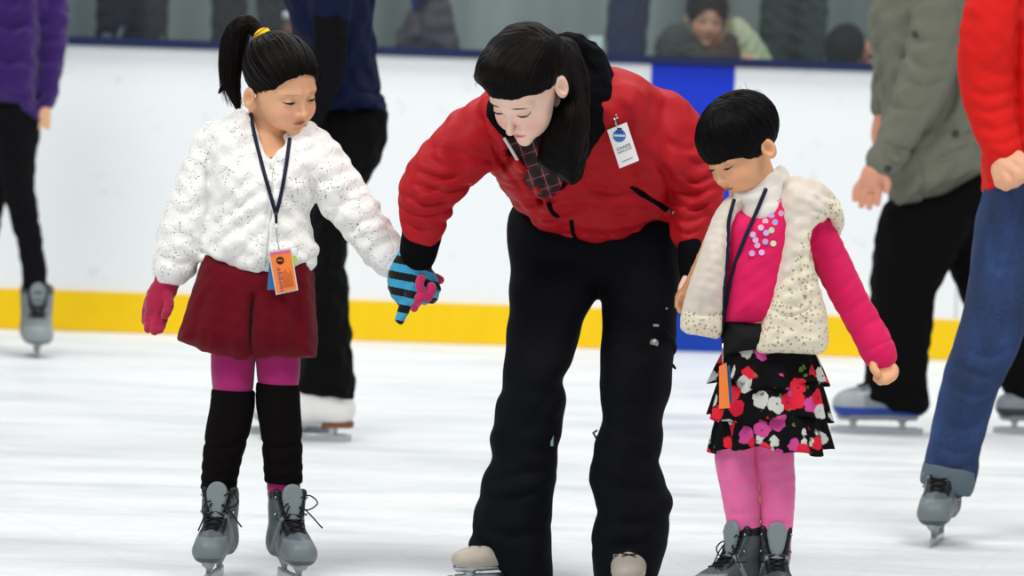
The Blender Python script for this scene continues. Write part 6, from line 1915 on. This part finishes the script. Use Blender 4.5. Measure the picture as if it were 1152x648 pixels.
def build_stands():
    zf = 1.08
    dj = mat('jeans_dark', '0A0F20', 0.9, bscale=60, bstr=0.3)
    gj = mat('coat_charcoal', '24262A', 0.9)
    standing('spectator in dark turned-up jeans and brown boots behind the left glass', 8.9, 148, zf, mat('coat_brown', '3A2E28', 0.9), dj, mat('boot_brown', '5E5247', 0.7), facing=10, spread=7.5, cuffm=mat('cuff_faded', '6A7380', 0.9))
    standing('spectator in charcoal trousers behind the glass above the ponytail girl', 9.3, 282, zf, mat('coat_blue_grey', '2B3A50', 0.9), mat('trousers_charcoal', '1D1E22', 0.9), mat('boot_dark', '17181B', 0.7), facing=-15, spread=10)
    standing('spectator in navy jeans and pale shoes standing sideways behind the glass', 9.0, 706, zf, mat('coat_teal', '2C4A52', 0.9), mat('jeans_navy', '101E48', 0.9, bscale=60, bstr=0.3), mat('shoe_pale', 'B9BDB6', 0.6), facing=80, spread=6)
    standing('spectator in grey trousers behind the glass right of the crouching person', 9.8, 892, zf, mat('coat_dim_grey', '4A5254', 0.9), mat('trousers_dim', '333C3E', 0.9), mat('shoe_grey', '6E7674', 0.7), facing=25, spread=8)
    # plum bag / bundle
    f = Fig(8.3)
    b = Sdf(); b.pillow(f, [(448, 66), (446, 44), (455, 22), (472, 2), (488, -18), (500, -14), (508, 10), (513, 36), (512, 66)], 0.16, 0.13, 0.0)
    b.folds(f, [([(470, 10), (474, 34), (466, 60)], 5, 12), ([(496, 4), (498, 30), (504, 60)], 5, 10)]); b.wobble(0.006, 0.08, 4)
    b.plane(np.array([0, 8.3, zf + 0.002]), (0, 0, -1), 0.01)
    V, Fc = b.mesh(0.006)
    base = V.mean(0); base[2] = V[:, 2].min()
    o = tag(mk('duffel_bag', V, Fc, mat('bag_plum', '4A4450', 0.9, bscale=40, bstr=0.4), None, base), 'plum grey rounded bag with a blue top resting behind the glass', 'bag')
    b2 = Sdf(); b2.pillow(f, [(462, 4), (466, -14), (482, -22), (492, -14), (478, 0), (470, 10)], 0.13, 0.06, -0.05)
    obj('bag_flap', b2, 0.006, mat('flap_blue', '2C3FA0', 0.8), o)
    # crouching person at the glass
    f = Fig(7.75)
    r = root('person', f.P(802, 90) * [1, 1, 0] + [0, 0, zf], 'person with dark hair in a grey scarf and pale jacket peering through the glass', 'person')
    hd = Head(f.P(795, 20, 0.0), rot(6, 12, 4), 0.98)
    bd = Sdf(); hd.add(bd)
    chainpx(bd, f, [(796, 40, 0.04, 16), (797, 62, 0.05, 18)], k=0.02)
    chainpx(bd, f, [(800, 75, 0.08, 34), (802, 96, 0.16, 34)], k=0.03)
    for sg, x0 in ((-1, 762), (1, 845)):
        bd.chain([f.P(x0, 72, 0.1), np.array([f.P(x0 + sg * 4, 80)[0], 7.80, zf + 0.08]), np.array([f.P(x0 + sg * -8, 80)[0], 7.62, zf + 0.05])], [0.04, 0.035, 0.03], k=0.02)
        for q in (-2, -1, 0, 1):
            c = np.array([f.P(x0 + sg * -8, 80)[0] + q * 0.018, 7.60, zf + 0.04]); bd.chain([c, c + [0, -0.06, -0.015]], [0.010, 0.008], k=0.006)
        c = np.array([f.P(x0 + sg * -8, 80)[0] - sg * 0.04, 7.62, zf + 0.05]); bd.chain([c, c + [-sg * 0.02, -0.04, 0.0]], [0.011, 0.009], k=0.006)
        bd.chain([f.P(800 + sg * 14, 96, 0.2), np.array([f.P(800 + sg * 40, 90)[0], 7.75, zf + 0.09]), np.array([f.P(800 + sg * 34, 90)[0], 8.25, zf + 0.06])], [0.08, 0.06, 0.045], k=0.02)
    body = obj('body', bd, 0.005, SKIN, r, hd.color('D49A80', 'A8605A', 'D08A74', '9A6A58'))
    hd.eyes(body, mat('lash'), 0.6); hd.brows(body, mat('brow_dark', '3A241C', 0.8), th=0.003)
    h = Sdf(); hd.addfn(h, hd.cap(0.016, [(-0.14, .062), (-.09, .060), (-.06, .03), (-.03, -.01), (0, -.06), (.05, -.08), (.14, -.10)], earclear=0.0, xtemple=0.05)); h.wobble(0.002, 0.03, 3); obj('hair', h, 0.004, HAIRB, r)
    sc_ = Sdf()
    sc_.pillow(f, [(742, 78), (738, 52), (746, 34), (764, 26), (776, 34), (780, 44), (796, 54), (812, 46), (820, 36), (828, 44), (826, 78)], 0.12, 0.08, -0.02)
    sc_.wobble(0.005, 0.06, 3)
    obj('scarf', sc_, 0.005, mat('scarf_grey', '3B3E3C', 0.95, bscale=50, bstr=0.5), r)
    jk = Sdf()
    jk.pillow(f, [(818, 30), (828, 20), (842, 28), (858, 46), (872, 72), (876, 92), (820, 92), (812, 60)], 0.14, 0.09, 0.08)
    jk.pillow(f, [(728, 92), (734, 64), (750, 60), (800, 72), (830, 92)], 0.14, 0.09, 0.12, k=0.02)
    chainpx(jk, f, [(800, 84, 0.12, 40), (800, 98, 0.2, 44)], k=0.03)
    jk.wobble(0.005, 0.07, 6); jk.plane(np.array([0, 8, zf + 0.003]), (0, 0, -1), 0.01)
    obj('jacket', jk, 0.005, mat('jacket_pale', 'B4B89A', 0.9, bscale=50, bstr=0.3), r)
    # dark-haired head low behind the rail
    f = Fig(7.85)
    r = root('person', f.P(955, 80) * [1, 1, 0] + [0, 0, zf], 'dark-clad person leaning low behind the rail beside the grey jacket', 'person')
    hd = Head(f.P(952, 62, 0.0), rot(-30, 55, 0), 0.95)
    bd = Sdf(); hd.add(bd); chainpx(bd, f, [(962, 60, 0.08, 16), (985, 74, 0.16, 26)], k=0.02)
    for sg in (-1, 1):
        bd.chain([f.P(985, 78, 0.16 + sg * 0.12), np.array([f.P(960, 80)[0], 7.95 + sg * 0.14, zf + 0.05])], [0.045, 0.035], k=0.02)
        for q in range(4):
            c = np.array([f.P(956, 80)[0], 7.92 + sg * 0.14 + q * 0.018, zf + 0.035]); bd.chain([c, c + [-0.06, 0, -0.01]], [0.010, 0.008], k=0.006)
    obj('body', bd, 0.005, SKIN, r, hd.color('C07F70'))
    h = Sdf(); hd.addfn(h, hd.cap(0.014, [(-0.14, .04), (-.09, .04), (-.03, .0), (0, -.02), (.05, -.08), (.14, -.10)], earclear=0.0)); obj('hair', h, 0.005, HAIRB, r)
    jk = Sdf(); chainpx(jk, f, [(940, 84, 0.0, 16), (965, 78, 0.10, 24), (1000, 76, 0.2, 34), (1030, 84, 0.24, 34)], kin=0.03); jk.wobble(0.004, 0.06, 3); jk.plane(np.array([0, 8, zf + 0.003]), (0, 0, -1), 0.01)
    obj('jacket', jk, 0.006, mat('jacket_dark', '15151A', 0.9), r)
    # bottle and notice
    f = Fig(7.5)
    c = f.P(323, 60); c[2] = zf
    prof = [(0.0, 0), (0.030, 0), (0.033, 0.01), (0.033, 0.10), (0.030, 0.13), (0.018, 0.165), (0.014, 0.175), (0.014, 0.20)]
    def lathe(name, pr, m_, parent, c):
        V = []; Fc = []; n = 20
        for (rr_, z) in pr:
            for k in range(n):
                a = 2 * math.pi * k / n; V.append([c[0] + rr_ * math.cos(a), c[1] + rr_ * math.sin(a), c[2] + z])
        for i in range(len(pr) - 1):
            for k in range(n): Fc.append((i * n + k, i * n + (k + 1) % n, (i + 1) * n + (k + 1) % n, (i + 1) * n + k))
        return mk(name, np.array(V), Fc, m_, parent, c)
    zt = f.P(323, 14)[2] - zf
    k = zt / 0.225
    bo = lathe('drink_bottle', [(a * 1.3, z * k) for a, z in prof], mat('bottle_amber', '6B4038', 0.25), None, c)
    tag(bo, 'amber drink bottle with a white cap standing behind the rail', 'bottle')
    lathe('bottle_cap', [(0.0, 0.198 * k), (0.024, 0.198 * k), (0.024, 0.225 * k), (0.020, 0.228 * k), (0, 0.228 * k)], mat('cap_white', 'E6E6E8', 0.4), bo, c)
    c0 = f.P(668, 49); c0[1] = YB + 0.072
    nt = box('paper_notice', c0 , (0.055, 0.003, 0.055), mat('paper_white', 'D6DEE0', 0.8))
    tag(nt, 'small square white paper notice stuck on the inside of the glass', 'notice')


build_jeans()
build_greyman()
build_navy()
build_purple()
build_stands()
for _o in scene.objects:
    if '_org' in _o: del _o['_org']
